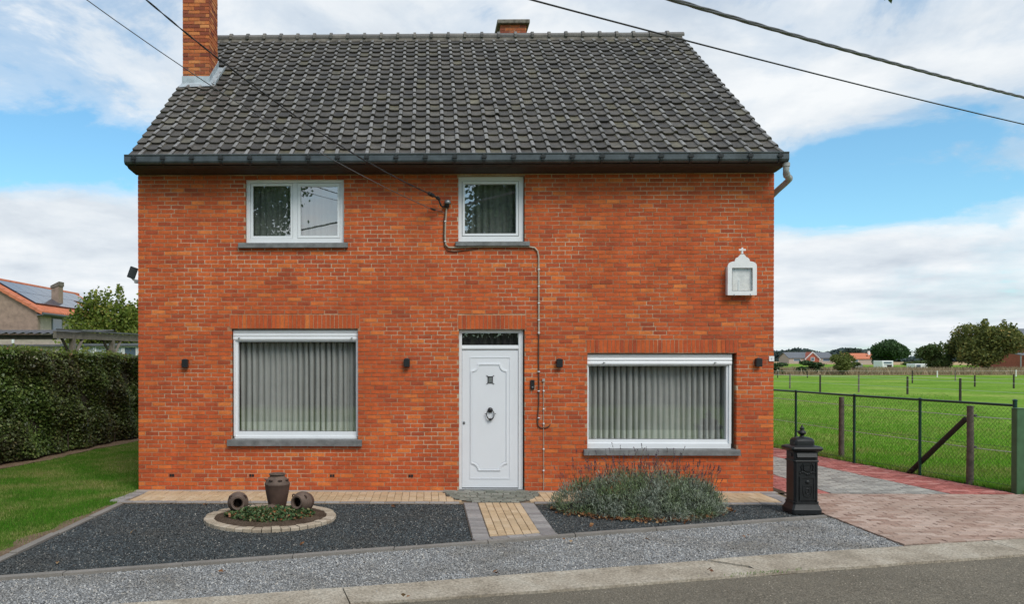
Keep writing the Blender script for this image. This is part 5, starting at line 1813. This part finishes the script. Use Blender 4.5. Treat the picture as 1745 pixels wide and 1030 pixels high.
C = np.concatenate([hedge_front(66000, rng, 1.0, 13.5), hedge_front(14000, rng, -8, 1.0)])
leaf_mesh('foliage', C, .037, M['hedge_leaf'], hd, bias=(hn.x, hn.y, .45), bias_w=.5, aspect=.66, rng=rng)
n = 15000
t = rng.uniform(0, 1, n); dd_ = rng.uniform(-1.0, .03, n)
z = HH - .03 + .035 * np.sin(t * 95) + .03 * np.sin(t * 41 + dd_ * 5) + np.abs(rng.normal(0, .045, n)) - .06 * (rng.random(n) < .3)
yy_ = HA.y + (HB.y - HA.y) * t + hn.y * dd_
C = np.stack([HA.x + (HB.x - HA.x) * t + hn.x * dd_, yy_, z - HH + hh_y(yy_) - .02], 1)
leaf_mesh('young_shoots', C, .034, M['hedge_top'], hd, bias=(0, 0, 1), bias_w=.25, aspect=.6, rng=rng)
mb = MB()
for k in range(150):
    t_ = random.uniform(.3, 1.0)
    p = HA.lerp(HB, t_) + hn * random.uniform(-.3, -.06)
    mb.tube([(p.x, p.y, -.02), (p.x + random.uniform(-.05, .05), p.y + random.uniform(-.05, .05), .5)], .012, 5, False)
mb.build('hedge_stems', M['bark'], hd)

# ------------------------------------------------------------------ chain-link fence and field fences on the right
cl = root('chain_link_fence', (12.6, 3, 0), 'dark green chain-link fence with top rail between driveway and meadow', 'fence')
FP = [(13.09, .10), (12.72, 1.79), (12.42, 3.32), (12.20, 5.24), (11.95, 7.1), (11.7, 9.0)]
FH = 1.30
post_m = {}
for k, (x, y) in enumerate(FP):
    r_ = .030 if k == 0 else .024
    h_ = 1.36 if k == 0 else FH
    MB().tube([(x, y, -.05), (x, y, h_)], r_, 10).lathe([(r_ + .004, h_ - .012), (r_ + .004, h_ + .004), (r_ * .4, h_ + .016)], 10, Matrix.Translation((x, y, 0))).build('fence_post', M['fence_green'], cl, smooth=40)
MB().tube([(x, y, FH - .02) for x, y in FP], .020, 8).build('top_rail', M['fence_green'], cl, smooth=60)
MB().tube([(x - .02, y, .08) for x, y in FP], .0025, 5).tube([(x - .02, y, .65) for x, y in FP], .0025, 5).build('tension_wire', M['fence_green'], cl)
for (xa, ya), (xb, yb) in zip(FP, FP[1:]):
    A, B = Vector((xa, ya, 0)), Vector((xb, yb, 0))
    d = B - A; L = d.length; d.normalize()
    nn = Vector((d.y, -d.x, 0)) * -.012
    H0, H1 = .06, FH - .03
    hh = H1 - H0
    vs, fs = [], []
    st = .071
    for sgn in (1, -1):
        s0 = -hh
        while s0 < L + (0 if sgn == 1 else hh):
            # a straight diagonal wire clipped to the bay
            if sgn == 1: t0, t1 = max(0, -s0), min(hh, L - s0)
            else: t0, t1 = max(0, s0 - L), min(hh, s0)
            if t1 - t0 > .02:
                p = A + d * (s0 + sgn * t0) + Vector((0, 0, H0 + t0)) + nn + nn * .15 * sgn
                q = A + d * (s0 + sgn * t1) + Vector((0, 0, H0 + t1)) + nn + nn * .15 * sgn
                w = .0014
                u = (q - p).normalized(); v1 = u.cross(Vector((nn.x, nn.y, 0)).normalized()) * w; v2 = Vector((nn.x, nn.y, 0)).normalized() * w
                n0 = len(vs)
                for e_ in (p, q):
                    vs += [e_ + v1, e_ - v1 * .5 + v2 * .87, e_ - v1 * .5 - v2 * .87]
                fs += [(n0, n0 + 1, n0 + 4, n0 + 3), (n0 + 1, n0 + 2, n0 + 5, n0 + 4), (n0 + 2, n0, n0 + 3, n0 + 5)]
            s0 += st
    MB().add(vs, fs).build('wire_mesh', M['mesh_green'], cl)

gp_ = root('gate_post', (13.02, -.02, 0), 'square mid green metal gate post at the end of the chain-link fence', 'gate post')
MB().bevel_box(12.985, 13.115, -.09, .03, -.03, 1.24, .006).build('post', M['gate_green'], gp_)
MB().bevel_box(12.978, 13.122, -.097, .037, 1.24, 1.252, .004).build('post_cap', M['gate_green'], gp_)
gt = root('metal_gate', (13.3, -.02, 0), 'green metal gate leaf cut off by the right edge of the picture', 'gate')
MB().bevel_box(13.155, 13.205, -.06, -.01, .06, 1.235, .004).bevel_box(13.205, 16.2, -.055, -.015, 1.19, 1.235, .004).bevel_box(13.205, 16.2, -.055, -.015, .06, .105, .004).bevel_box(16.2, 16.25, -.06, -.01, .06, 1.235, .004).build('gate_frame', M['gate_green'], gt)
for k in range(22):
    x = 13.33 + k * .13
    MB().tube([(x, -.035, .105), (x, -.035, 1.19)], .009, 6).build('gate_bar', M['gate_green'], gt)
MB().box(13.115, 13.155, -.05, -.02, .30, .34).box(13.115, 13.155, -.05, -.02, .98, 1.02).build('hinge', M['black'], gt)


def stake(x, y, h, r, label, mat, group, lean=0.0, name='field_post'):
    mb = MB()
    n = 8
    ring_ = []
    pts = [(x + lean * t * h, y, -.05 + (h + .05) * t) for t in (0, .33, .66, 1.0)]
    mb.tube(pts, [r * 1.05, r, r * .97, r * .92], n)
    o = mb.build(name, mat, loc=(x, y, 0), smooth=50)
    return tag(o, label, 'fence post', group)


stake(12.56, 4.06, 1.22, .054, 'round wooden stake just behind the chain-link, left of the braced stake', M['wood_post'], 'wooden stakes behind the chain-link fence')
bp = root('braced_stake', (12.94, .86, 0), 'round wooden stake propped by a dark slanting brace beside the gate post', 'fence post', 'wooden stakes behind the chain-link fence')
MB().tube([(12.94, .86, -.05), (12.945, .86, .6), (12.94, .86, 1.23)], [.054, .052, .048], 10).build('stake', M['wood_post'], bp, smooth=50)
MB().tube([(12.72, 2.10, -.02), (12.92, .93, 1.02)], [.045, .042], 10).build('brace', M['wood_dark'], bp, smooth=50)
mb = MB()
for z in (1.08, .58): MB().lathe([(.014, 0), (.018, .02), (.018, .04), (.010, .05)], 8, Matrix.Translation((12.995, .86, z)) @ Matrix.Rotation(R(90), 4, 'Y')).build('insulator', M['black'], bp, (12.995, .86, z))
W_N = [(12.3, 9.0), (12.56, 4.06), (12.98, .86), (13.6, -.9)]
tag(MB().tube([(x + .04, y, 1.06) for x, y in W_N], .0065, 5).build('fence_wire', M['white_tape'], loc=(12.6, 3, 1.06)), 'upper white wire strung along the wooden stakes behind the chain-link', 'fence wire', 'white wires behind the chain-link fence')
tag(MB().tube([(x + .04, y, .56) for x, y in W_N], .0065, 5).build('fence_wire', M['white_tape'], loc=(12.6, 3, .56)), 'lower white wire strung along the wooden stakes behind the chain-link', 'fence wire', 'white wires behind the chain-link fence')

G1 = 'stakes standing in the green meadow'
posts = [(28.0, 36.7, 1.02, 'dark stake in the meadow nearest to the house corner'),
         (31.3, 33.5, .98, 'dark stake in the meadow near the middle of the chain-link fence'),
         (29.3, 26.0, 1.06, 'thickest dark stake in the meadow, above the slanting brace'),
         (43.9, 42.8, .92, 'dark stake in the meadow above the green gate post'),
         (43.6, 46.2, .80, 'slim dark stake in front of the big spreading tree'),
         (44.2, 54.6, 1.0, 'slim dark stake in front of the pair of white trailers'),
         (41.3, 73.2, .72, 'far thin stake nearest the house wall by the dry grass'),
         (44.4, 73.2, .72, 'far thin stake left of the yellow-green bush by the dry grass')]
for x, y, h, lb in posts:
    stake(x, y, h, .055, lb, M['wood_dark'], G1)
for x, y, h, lb in [(28.8, 42.5, 1.0, 'pale grey stake in the meadow just right of the house wall'), (30.3, 36.7, 1.02, 'pale grey stake in the meadow between two dark stakes'), (52.5, 62.0, .9, 'pale grey stake far off below the round dark tree')]:
    stake(x, y, h, .05, lb, M['wood_grey'], 'pale stakes standing in the green meadow')
for x, y, h, lb in [(59.8, 76.2, .68, 'white plastic stake in front of the loose tree'), (70.5, 79.3, .74, 'white plastic stake at the right below the big spreading tree'), (46.0, 84.0, .66, 'white plastic stake left of the yellow-green bush')]:
    stake(x, y, h, .055, lb, M['white_post'], 'white plastic stakes in the meadow')


def strung(pts, z, r, label):
    tag(MB().tube([(x, y, z) for x, y in pts], r, 4).build('fence_wire', M['white_tape'], loc=(*pts[0], z)), label, 'fence wire', 'white wires across the meadow')


strung([(25.0, 50.0), (28.0, 36.7), (29.3, 26.0), (30.2, 14.0)], .92, .006, 'upper white wire on the nearest row of meadow stakes')
strung([(25.0, 50.0), (28.0, 36.7), (29.3, 26.0), (30.2, 14.0)], .52, .006, 'lower white wire on the nearest row of meadow stakes')
strung([(30.0, 60.0), (43.6, 46.2), (43.9, 42.8), (56, 30)], .60, .008, 'white wire on the second row of meadow stakes')
strung([(30.0, 80.0), (59.8, 76.2), (70.5, 79.3), (95, 80)], .62, .009, 'white wire on the farthest row of meadow stakes')

# ------------------------------------------------------------------ trees
def crown_points(n, blobs, rng, hollow=.35):
    b = np.array(blobs, float)
    vol = b[:, 3] * b[:, 4] * b[:, 5]
    k = rng.choice(len(b), n, p=vol ** .75 / (vol ** .75).sum())
    d = rng.normal(size=(n, 3)); d /= np.linalg.norm(d, axis=1, keepdims=True)
    r = (hollow + (1 - hollow) * rng.random(n)) ** .55
    r *= 1 + .12 * rng.normal(size=n)
    return b[k, :3] + d * b[k, 3:6] * r[:, None], d


def tree(name, label, x, y, top, width, leaf, n, size, seed, trunk_h=None, blobs=14, group=None, low=.18, cat='tree', round_=.5, z0=0, spiky=0.0):
    rg = np.random.default_rng(seed)
    r = root(name, (x, y, z0), label, cat, group)
    trunk_h = trunk_h if trunk_h is not None else top * .3
    mb = MB().tube([(x, y, z0 - .1), (x + .02 * width, y, z0 + trunk_h), (x, y, z0 + top * .7)], [width * .045 + .03, width * .035 + .02, width * .012], 8)
    cz = (top + top * low) / 2; hz = (top - top * low) / 2
    bl = []
    for i in range(blobs):
        a = rg.uniform(0, 2 * math.pi); u = rg.uniform(-.85, .9)
        rr = math.sqrt(1 - u * u) * rg.uniform(.45, .80)
        c = (x + width / 2 * rr * math.cos(a), y + width / 2 * rr * math.sin(a), z0 + cz + hz * u * .80)
        s = rg.uniform(.18, .34)
        bl.append((*c, width * s, width * s, hz * s * 1.35))
        mb.tube([(x, y, z0 + trunk_h * rg.uniform(.6, 1.2)), ((x + c[0]) / 2, (y + c[1]) / 2, (z0 + trunk_h + c[2]) / 2 + .1), c], [width * .018 + .01, width * .012, width * .004 + .003], 5, False)
    if spiky > 0:
        for i in range(26):
            a = rg.uniform(0, 2 * math.pi); u = rg.uniform(.0, 1.0)
            rr = math.sqrt(1 - u * u) * .95
            c = (x + width / 2 * rr * math.cos(a), y + width / 2 * rr * math.sin(a), z0 + cz + hz * u * rg.uniform(.9, 1.08))
            bl.append((*c, width * .05, width * .05, hz * .16 * spiky))
    mb.build('trunk', M['bark'], r, smooth=60)
    C, d = crown_points(n, bl, rg)
    leaf_mesh('crown', C, size, leaf, r, bias=d, bias_w=.3, aspect=.65, rng=rg)
    return r


# garden tree and neighbours on the left
tree('garden_tree', 'bright feathery yellow-green tree between the brick neighbour house and our wall', -8.45, 20.0, 4.75, 2.8, M['leaf_conifer'], 13000, .075, 51, blobs=16, low=.12, spiky=1.6)
tree('garden_tree', 'second feathery tree close against the left house wall', -7.35, 21.0, 4.3, 2.1, M['leaf_conifer'], 8000, .075, 52, blobs=10, low=.12, spiky=1.6)
tree('field_tree', 'dark compact round tree behind the white box trailer', 118.0, 188.0, 6.5, 7.6, M['leaf_dark'], 9000, .28, 53, blobs=16, low=.03)
tree('field_tree', 'loose medium tree left of the big spreading tree', 82.8, 113.0, 4.3, 5.2, M['leaf_mid'], 9000, .15, 54, blobs=12, low=.05, spiky=1.2)
tree('field_tree', 'big spreading tree with turning leaves at the right of the meadow', 88.3, 110.0, 7.5, 9.2, M['leaf_autumn'], 24000, .20, 55, blobs=22, low=.03, spiky=1.4)
tree('field_tree', 'paler tree showing behind the right shoulder of the big spreading tree', 128.0, 158.0, 8.2, 6.6, M['leaf_far'], 6000, .28, 56, blobs=12, low=.1)
tree('willow_bush', 'yellow-green willow bush at the edge of the dry grass', 56.0, 88.5, 2.75, 2.7, M['leaf_yellow'], 3200, .13, 57, trunk_h=.5, blobs=9, low=.10, cat='bush', spiky=1.3)
tree('dark_bush', 'dark low bush in front of the gabled bungalow', 54.2, 93.0, 1.75, 3.4, M['leaf_dark'], 2200, .15, 58, trunk_h=.3, blobs=8, low=.02, cat='bush')
tree('dark_bush', 'dark low bush right behind the yellow-green willow bush', 62.0, 97.5, 1.5, 3.0, M['leaf_mid'], 1800, .15, 59, trunk_h=.3, blobs=7, low=.02, cat='bush')
tree('dark_bush', 'dark low bush close to the right wall of the house', 49.2, 92.0, 1.45, 3.2, M['leaf_dark'], 1800, .15, 60, trunk_h=.3, blobs=7, low=.02, cat='bush')
tree('dark_bush', 'olive bush between the white box trailer and the covered trailer', 89.0, 128.0, 1.6, 4.0, M['leaf_mid'], 1800, .18, 61, trunk_h=.3, blobs=8, low=.02, cat='bush')
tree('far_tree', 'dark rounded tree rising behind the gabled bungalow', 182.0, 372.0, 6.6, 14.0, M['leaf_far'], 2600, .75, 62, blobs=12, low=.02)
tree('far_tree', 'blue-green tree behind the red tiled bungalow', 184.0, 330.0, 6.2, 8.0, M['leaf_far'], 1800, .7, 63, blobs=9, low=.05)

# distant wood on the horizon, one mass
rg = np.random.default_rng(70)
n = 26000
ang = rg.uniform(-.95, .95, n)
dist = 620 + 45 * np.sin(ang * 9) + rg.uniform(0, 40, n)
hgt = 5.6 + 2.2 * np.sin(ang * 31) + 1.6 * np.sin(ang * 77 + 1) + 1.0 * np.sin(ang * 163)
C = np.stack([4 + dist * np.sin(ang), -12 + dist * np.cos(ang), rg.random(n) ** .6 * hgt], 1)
o = leaf_mesh('distant_woods', C, 1.9, leaf_mat('hazed_wood_leaf', [(0, (.055, .085, .085)), (.6, (.075, .11, .105)), (1, (.10, .14, .125))], .2, .8), loc=(0, 600, 0), aspect=.8, rng=rg)  # distance haze is painted into the blue of these leaves
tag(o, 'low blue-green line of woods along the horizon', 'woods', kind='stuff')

# ------------------------------------------------------------------ far buildings and trailers on the right
def gable_house(name, label, x0, x1, y0, y1, eave, ridge, wall_m, roof_m, over=.4, windows=(), door=None):
    """ridge along x; facing -y"""
    r = root(name, ((x0 + x1) / 2, y0, 0), label, 'house')
    ym = (y0 + y1) / 2
    MB().prism([(y0, -.1), (y1, -.1), (y1, eave), (ym, ridge - .15), (y0, eave)], 'x', x0, x1).build('wall', wall_m, r)
    t = .18
    sl = (ridge - eave) / (ym - y0)
    ya = y0 - over
    MB().prism([(ya, eave - over * sl), (ya, eave - over * sl + t), (ym, ridge + t), (2 * ym - ya, eave - over * sl + t), (2 * ym - ya, eave - over * sl), (ym, ridge)], 'x', x0 - over, x1 + over).build('roof', roof_m, r)
    for (a, b, c, d) in windows:
        w = MB().frame(a, b, c, d, .09, y0 - .06, y0 + .02).build('window', M['far_white'], r)
        MB().box(a + .09, b - .09, y0 - .03, y0 - .01, c + .09, d - .09).build('pane', M['far_window'], w)
    return r


g1 = gable_house('bungalow', 'far grey roofed bungalow with a small white-edged red gable', 161, 180, 338, 348, 2.4, 4.7, M['pale_brick'], M['slate'], windows=((163, 166, .9, 2.1), (175.5, 178.5, .9, 2.1)))
MB().prism([(167.6, 0), (173.2, 0), (173.2, 2.2), (170.4, 4.9), (167.6, 2.2)], 'y', 336.5, 342).build('gable', M['red_far_brick'], g1)
MB().add([], []).ring_prism([(166.9, 1.7), (170.4, 5.15), (173.9, 1.7), (173.4, 1.5), (170.4, 4.6), (167.4, 1.5)], [(167.2, 1.75), (170.4, 4.95), (173.6, 1.75), (173.3, 1.6), (170.4, 4.75), (167.5, 1.6)], 'y', 336.2, 336.5).build('gable_trim', M['far_white'], g1)
w_ = MB().frame(169.6, 171.2, 1.0, 2.6, .12, 336.35, 336.52).build('window', M['far_white'], g1)
MB().box(169.72, 171.08, 336.42, 336.47, 1.12, 2.48).build('pane', M['far_window'], w_)
g2 = gable_house('bungalow', 'far bungalow with an orange-red tiled roof right of the yellow-green bush', 160.5, 172.5, 288, 297, 2.05, 3.9, M['pale_brick'], M['orange_tile'], windows=((162, 164, .8, 1.8), (169, 171, .8, 1.8)))
MB().box(169.4, 170.1, 291, 291.7, 3.2, 4.9).build('chimney', M['far_white'], g2)
g3 = gable_house('brick_farmhouse', 'red brick building with a grey roof at the right edge behind the big tree', 114.5, 130, 138, 150, 4.3, 7.6, M['red_far_brick'], M['slate'], windows=((116, 117.6, .9, 2.2), (119, 120.6, .9, 2.2), (115.8, 117.0, 2.9, 4.0), (119, 120.2, 2.9, 4.0)))
MB().prism([(135.5, 2.75), (138, 3.1), (138, 2.95), (135.5, 2.6)], 'x', 112.0, 118.0).build('porch_roof', M['slate'], g3)
for px_ in (112.2, 117.8): MB().box(px_ - .08, px_ + .08, 135.6, 135.76, 0, 2.66).build('porch_post', M['far_grey_wood'], g3)


def trailer(label, x, y, w, h, ln, open_front=True):
    r = root('box_trailer', (x, y, 0), label, 'trailer', 'white trailers parked by the far fence')
    MB().bevel_box(x - w / 2, x + w / 2, y, y + ln, .35, h, .06).build('body', M['far_white'], r)
    if open_front:
        MB().box(x - w * .30, x + w * .36, y - .02, y + .02, .40, h * .55).build('ramp_opening', M['dark'], r)
        MB().box(x - w * .48, x - w * .08, y - .07, y - .03, .30, h * .50).build('tail_door', M['far_white'], r)
        MB().box(x - w * .34, x + w * .34, y - .035, y - .015, h * .68, h * .86).build('window', M['far_window'], r)
    else:
        MB().box(x - w * .38, x - w * .05, y - .03, y + .01, h * .5, h * .85).build('window', M['far_window'], r)
    for sx in (-1, 1):
        wh = MB().lathe([(.26, -.09), (.29, -.06), (.29, .06), (.26, .09)], 16, Matrix.Translation((x + sx * w * .42, y + ln * .5, .28)) @ Matrix.Rotation(R(90), 4, 'Y')).build('wheel', M['rubber'], r)
        MB().lathe([(.16, -.095), (.16, .095)], 12, Matrix.Translation((x + sx * w * .42, y + ln * .5, .28)) @ Matrix.Rotation(R(90), 4, 'Y')).build('rim', M['far_white'], wh)
    MB().tube([(x, y + ln, .42), (x, y + ln + 1.1, .42)], .05, 6).tube([(x, y + ln + .95, .42), (x, y + ln + .95, 0)], .03, 6).build('drawbar', M['grey_metal'], r)


trailer('white box trailer with a dark open tailgate in front of the round dark tree', 89.6, 138.0, 2.1, 1.62, 2.9)
trailer('low white trailer half hidden by the loose tree', 86.6, 123.0, 2.1, 1.15, 2.4, False)
fb = root('board_fence', (86.5, 145, 0), 'low grey board fence left of the white box trailer', 'fence')
for k in range(9):
    MB().box(84.6 + k * .46, 84.6 + k * .46 + .43, 144.9, 144.96, .05, .95 + random.uniform(-.03, .03)).build('board', M['far_grey_wood'], fb)
for k in range(4):
    MB().box(84.55 + k * 1.35, 84.67 + k * 1.35, 144.97, 145.08, -.05, 1.05).build('post', M['far_white'], fb)

# ------------------------------------------------------------------ neighbour house on the left
nh = root('neighbour_house', (-18, 28, 0), 'brown brick neighbour house with orange tiles and solar panels beyond the hedge', 'house')
NX0, NX1, NXR, NY0, NY1, NE, NRZ = -20.8, -15.2, -18.0, 28.0, 39.0, 4.37, 5.95
MB().prism([(NX0, 0), (NX1, 0), (NX1, NE), (NXR, NRZ - .06), (NX0, NE)], 'y', NY0, NY0 + .3).build('gable_wall', M['far_brick'], nh)
MB().box(NX1 - .3, NX1, NY0 + .3, NY1, 0, NE).box(NX0, NX0 + .3, NY0 + .3, NY1, 0, NE).box(NX0 + .3, NX1 - .3, NY1 - .3, NY1, 0, NE).build('side_wall', M['pale_brick'], nh)
sl = (NRZ - NE) / (NX1 - NXR)
ox = .28
MB().prism([(NX1 + ox, NE - ox * sl), (NX1 + ox, NE - ox * sl + .13), (NXR, NRZ + .13), (NX0 - ox, NE - ox * sl + .13), (NX0 - ox, NE - ox * sl), (NXR, NRZ)], 'y', NY0 - .12, NY1 + .1).build('roof', M['orange_tile'], nh)
def nroof(s, y, n):    # s metres down from the ridge on the street side
    c = math.cos(math.atan(sl)); sn = math.sin(math.atan(sl))
    return Vector((NXR + s * c + n * sn, y, NRZ + .13 - s * sn + n * c))
cr_ = root
SLN = (NX1 + ox - NXR) / math.cos(math.atan(sl))
# verge tiles in a row, tile courses as ribs
mb = MB()
for k in range(9):
    a, b = .1 + k * SLN / 9.2, .1 + (k + .94) * SLN / 9.2
    p = [nroof(a, NY0 - .16, .0), nroof(b, NY0 - .16, .02), nroof(b, NY0 + .10, .05), nroof(a, NY0 + .10, .03)]
    lo = [q - Vector((0, 0, .16)) for q in p]
    MB().add(p + lo, [(0, 1, 2, 3), (0, 4, 5, 1), (1, 5, 6, 2), (3, 2, 6, 7), (0, 3, 7, 4)]).build('verge_tile', M['orange_tile'], nh, p[0])
mb = MB()
for k in range(50):
    y = NY0 + .15 + k * .215
    a, b = nroof(.05, y, .0), nroof(SLN - .02, y, .0)
    mb.tube([a, b], .05, 6)
mb.build('tile_rib', M['orange_tile'], nh)
ridge_ = MB().tube([(NXR, NY0 - .15, NRZ + .14), (NXR, NY1 + .1, NRZ + .14)], .11, 8).build('ridge', M['orange_tile'], nh)
MB().tube([(NX1 + ox + .04, NY0 - .15, NE - ox * sl + .02), (NX1 + ox + .04, NY1, NE - ox * sl + .02)], .075, 8).build('gutter', M['zinc'], nh)
MB().box(NX1 + .0, NX1 + ox, NY0 - .1, NY1, NE - ox * sl - .06, NE - ox * sl - .005).build('eave_board', M['slate'], nh)
for i in range(2):
    for j in range(7):
        y0_, y1_ = NY0 + .55 + j * 1.32, NY0 + .55 + j * 1.32 + 1.29
        s0_, s1_ = .35 + i * 1.22, .35 + i * 1.22 + 1.19
        if i == 1 and j == 5: continue
        p = [nroof(s0_, y0_, .13), nroof(s1_, y0_, .13), nroof(s1_, y1_, .13), nroof(s0_, y1_, .13)]
        q_ = [nroof(s0_, y0_, .085), nroof(s1_, y0_, .085), nroof(s1_, y1_, .085), nroof(s0_, y1_, .085)]
        sp = MB().add(p + q_, [(0, 1, 2, 3), (0, 4, 5, 1), (1, 5, 6, 2), (2, 6, 7, 3), (3, 7, 4, 0)]).build('solar_panel', M['solar'], nh, p[0])
# chimney with a slanted cap on the street-side slope
nc = MB().prism([(-16.33, 4.7), (-15.93, 4.7), (-15.93, 5.98), (-16.33, 5.86)], 'y', 31.9, 32.45).build('chimney', M['far_brick'], nh)
cap_ = [(-16.37, 5.86), (-15.89, 6.0), (-15.89, 6.24), (-16.37, 6.0)]
MB().prism(cap_, 'y', 31.86, 31.98).prism(cap_, 'y', 32.37, 32.49).prism([(-15.99, 5.98), (-15.89, 6.0), (-15.89, 6.24), (-15.99, 6.19)], 'y', 31.98, 32.37).build('chimney_cap', M['wood_grey'], nc)
w_ = MB().box(NX1 - .02, NX1 + .03, 29.5, 30.7, 3.2, 4.15).build('window', M['slate'], nh)
MB().box(NX1 + .03, NX1 + .04, 29.6, 30.6, 3.28, 4.07).build('pane', M['far_window'], w_)

# low annexe with a flat white edged roof in front of it
anx = root('annexe', (-15.5, 24, 0), 'low annexe with a white roof edge below the neighbour house', 'annexe')
MB().box(-19.5, -12.4, 25.0, 27.6, 0, 2.9).build('wall', M['pale_brick'], anx)
MB().box(-14.9, -12.3, 24.9, 25.0, 2.98, 3.06).box(-14.9, -14.8, 24.9, 25.0, 2.7, 2.98).build('white_rail', M['far_white'], anx)
MB().prism([(24.85, 2.62), (27.7, 3.05), (27.7, 2.95), (24.85, 2.54)], 'x', -19.7, -12.3).build('roof', M['corrugated'], anx)
MB().tube([(-19.5, 24.7, 3.12), (-17.2, 24.7, 3.02), (-16.1, 24.7, 2.86), (-15.9, 24.7, 2.6)], .05, 6).build('bent_tube', M['grey_metal'], anx)

# open timber carport: corrugated roof on the left, beam on braced posts on the right
cp = root('carport', (-9, 12, 0), 'weathered timber carport with braced posts and corrugated roof above the hedge', 'carport')
BA, BB = Vector((-6.62, 12.0)), Vector((-5.98, 16.5))      # front beam, going back to the right
bd = (BB - BA).normalized(); bn = Vector((bd.y, -bd.x))
def beam(mb, a, b, half, z0_, z1_):
    d_ = (b - a).normalized(); n_ = Vector((d_.y, -d_.x)) * half
    q = [a + n_, b + n_, b - n_, a - n_]
    return mb.prism([(p.x, p.y) for p in q], 'z', z0_, z1_)
beam(MB(), BA - bd * .4, BB + bd * 3.5, .06, 2.59, 2.80).build('beam', M['wood_grey'], cp)
beam(MB(), BA - bd * .5 + bn * .12, BB + bd * 3.5 + bn * .12, .02, 2.82, 2.87).build('roof_edge', M['corrugated'], cp)
for t in (.5, 2.8, 5.3):
    p = BA + bd * t
    beam(MB(), p - bd * .07, p + bd * .07, .07, 0, 2.59).build('carport_post', M['wood_grey'], cp)
    for s in (-1, 1):
        MB().tube([(p.x + bd.x * s * .07, p.y + bd.y * s * .07, 2.02), (p.x + bd.x * s * .55, p.y + bd.y * s * .55, 2.59)], .055, 4).build('brace', M['wood_grey'] if s > 0 else M['wood_dark'], cp)
# corrugated sheet roof over the left part
v, f = [], []
nx = 90
for i in range(nx + 1):
    x = -14.2 + 7.5 * i / nx
    z = 2.74 + .028 * math.sin(i * math.pi / 1.5)
    v += [(x, 11.6, z), (x, 16.5, z + .25)]
for i in range(nx): f.append((2 * i, 2 * i + 1, 2 * i + 3, 2 * i + 2))
MB().add(v, f).add([(a, b, c - .012) for a, b, c in v], [q[::-1] for q in f]).build('corrugated_roof', M['corrugated'], cp)
MB().box(-14.2, -6.75, 11.75, 11.9, 2.56, 2.70).build('fascia_beam', M['wood_dark'], cp)
for px_ in (-13.0, -10.4):
    MB().box(px_ - .07, px_ + .07, 11.76, 11.9, 0, 2.56).build('carport_post', M['wood_dark'], cp)

# glazed lean-to behind the carport
gl = root('garden_room', (-7.7, 18.6, 0), 'white framed glazed garden room seen under the carport beam', 'garden room')
MB().box(-9.6, -5.6, 18.72, 19.4, 0, 1.3).box(-9.6, -5.6, 19.3, 19.4, 1.3, 2.5).build('wall', M['pale_brick'], gl)
MB().prism([(18.5, 2.47), (19.5, 2.53), (19.5, 2.59), (18.5, 2.55)], 'x', -9.7, -5.5).build('roof', M['slate'], gl)
for k in range(7):
    xa = -9.5 + k * .55
    wn = MB().frame(xa, xa + .53, 1.3, 2.46, .05, 18.60, 18.70).build('window', M['far_white'], gl)
    MB().box(xa + .05, xa + .48, 18.64, 18.66, 1.35, 2.41).build('pane', M['greenhouse'] if k < 4 else M['far_window'], wn)

# ------------------------------------------------------------------ across the road, seen in the panes
tree('street_tree', 'leafy roadside tree reflected in the left sash of the upper left window', -5.0, -21.5, 11.5, 7.2, M['leaf_dark'], 42000, .11, 81, trunk_h=3.2, blobs=18, low=.28)
st = tree('street_tree', 'leafy roadside tree whose twig hangs in at the top edge of the sky', 10.7, -20.5, 12.0, 8.4, M['leaf_dark'], 42000, .11, 82, trunk_h=3.4, blobs=18, low=.28)
MB().tube([(10.7, -20.5, 4.2), (9.2, -16, 5.6), (8.0, -10.5, 5.4), (7.35, -7.6, 4.75), (7.19, -7.03, 4.28)], [.06, .045, .025, .012, .003], 6).build('twig', M['bark'], st, smooth=60)
tl = np.array([[7.18, -7.0, 4.185], [7.155, -7.0, 4.20], [7.20, -7.01, 4.215], [7.22, -7.1, 4.36], [7.3, -7.3, 4.52], [7.2, -7.2, 4.47], [7.5, -7.9, 4.9], [7.4, -7.8, 4.95]])
leaf_mesh('twig_leaves', tl, .036, M['leaf_mid'], st, bias=(0, -1, .2), bias_w=.7, aspect=.65, rng=np.random.default_rng(2))
rg = np.random.default_rng(84)
hr = root('added_road_hedge', (4, -27, 0), 'unseen green hedge added across the road to darken the ground floor panes', 'hedge')  # unseen hedge, added to keep bright sky out of the lower panes
n = 22000
C = np.stack([rg.uniform(-32, 40, n), -26 - .9 * np.abs(rg.normal(size=n)), rg.uniform(0.05, 1, n) ** .8 * 3.3], 1)
leaf_mesh('foliage', C, .17, M['leaf_mid'], hr, bias=(0, 1, .3), bias_w=.35, rng=rg)
MB().box(-32, 40, -27.6, -26.5, -.05, 3.0).build('hedge_core', M['hedge_core'], hr)  # core of the added unseen hedge
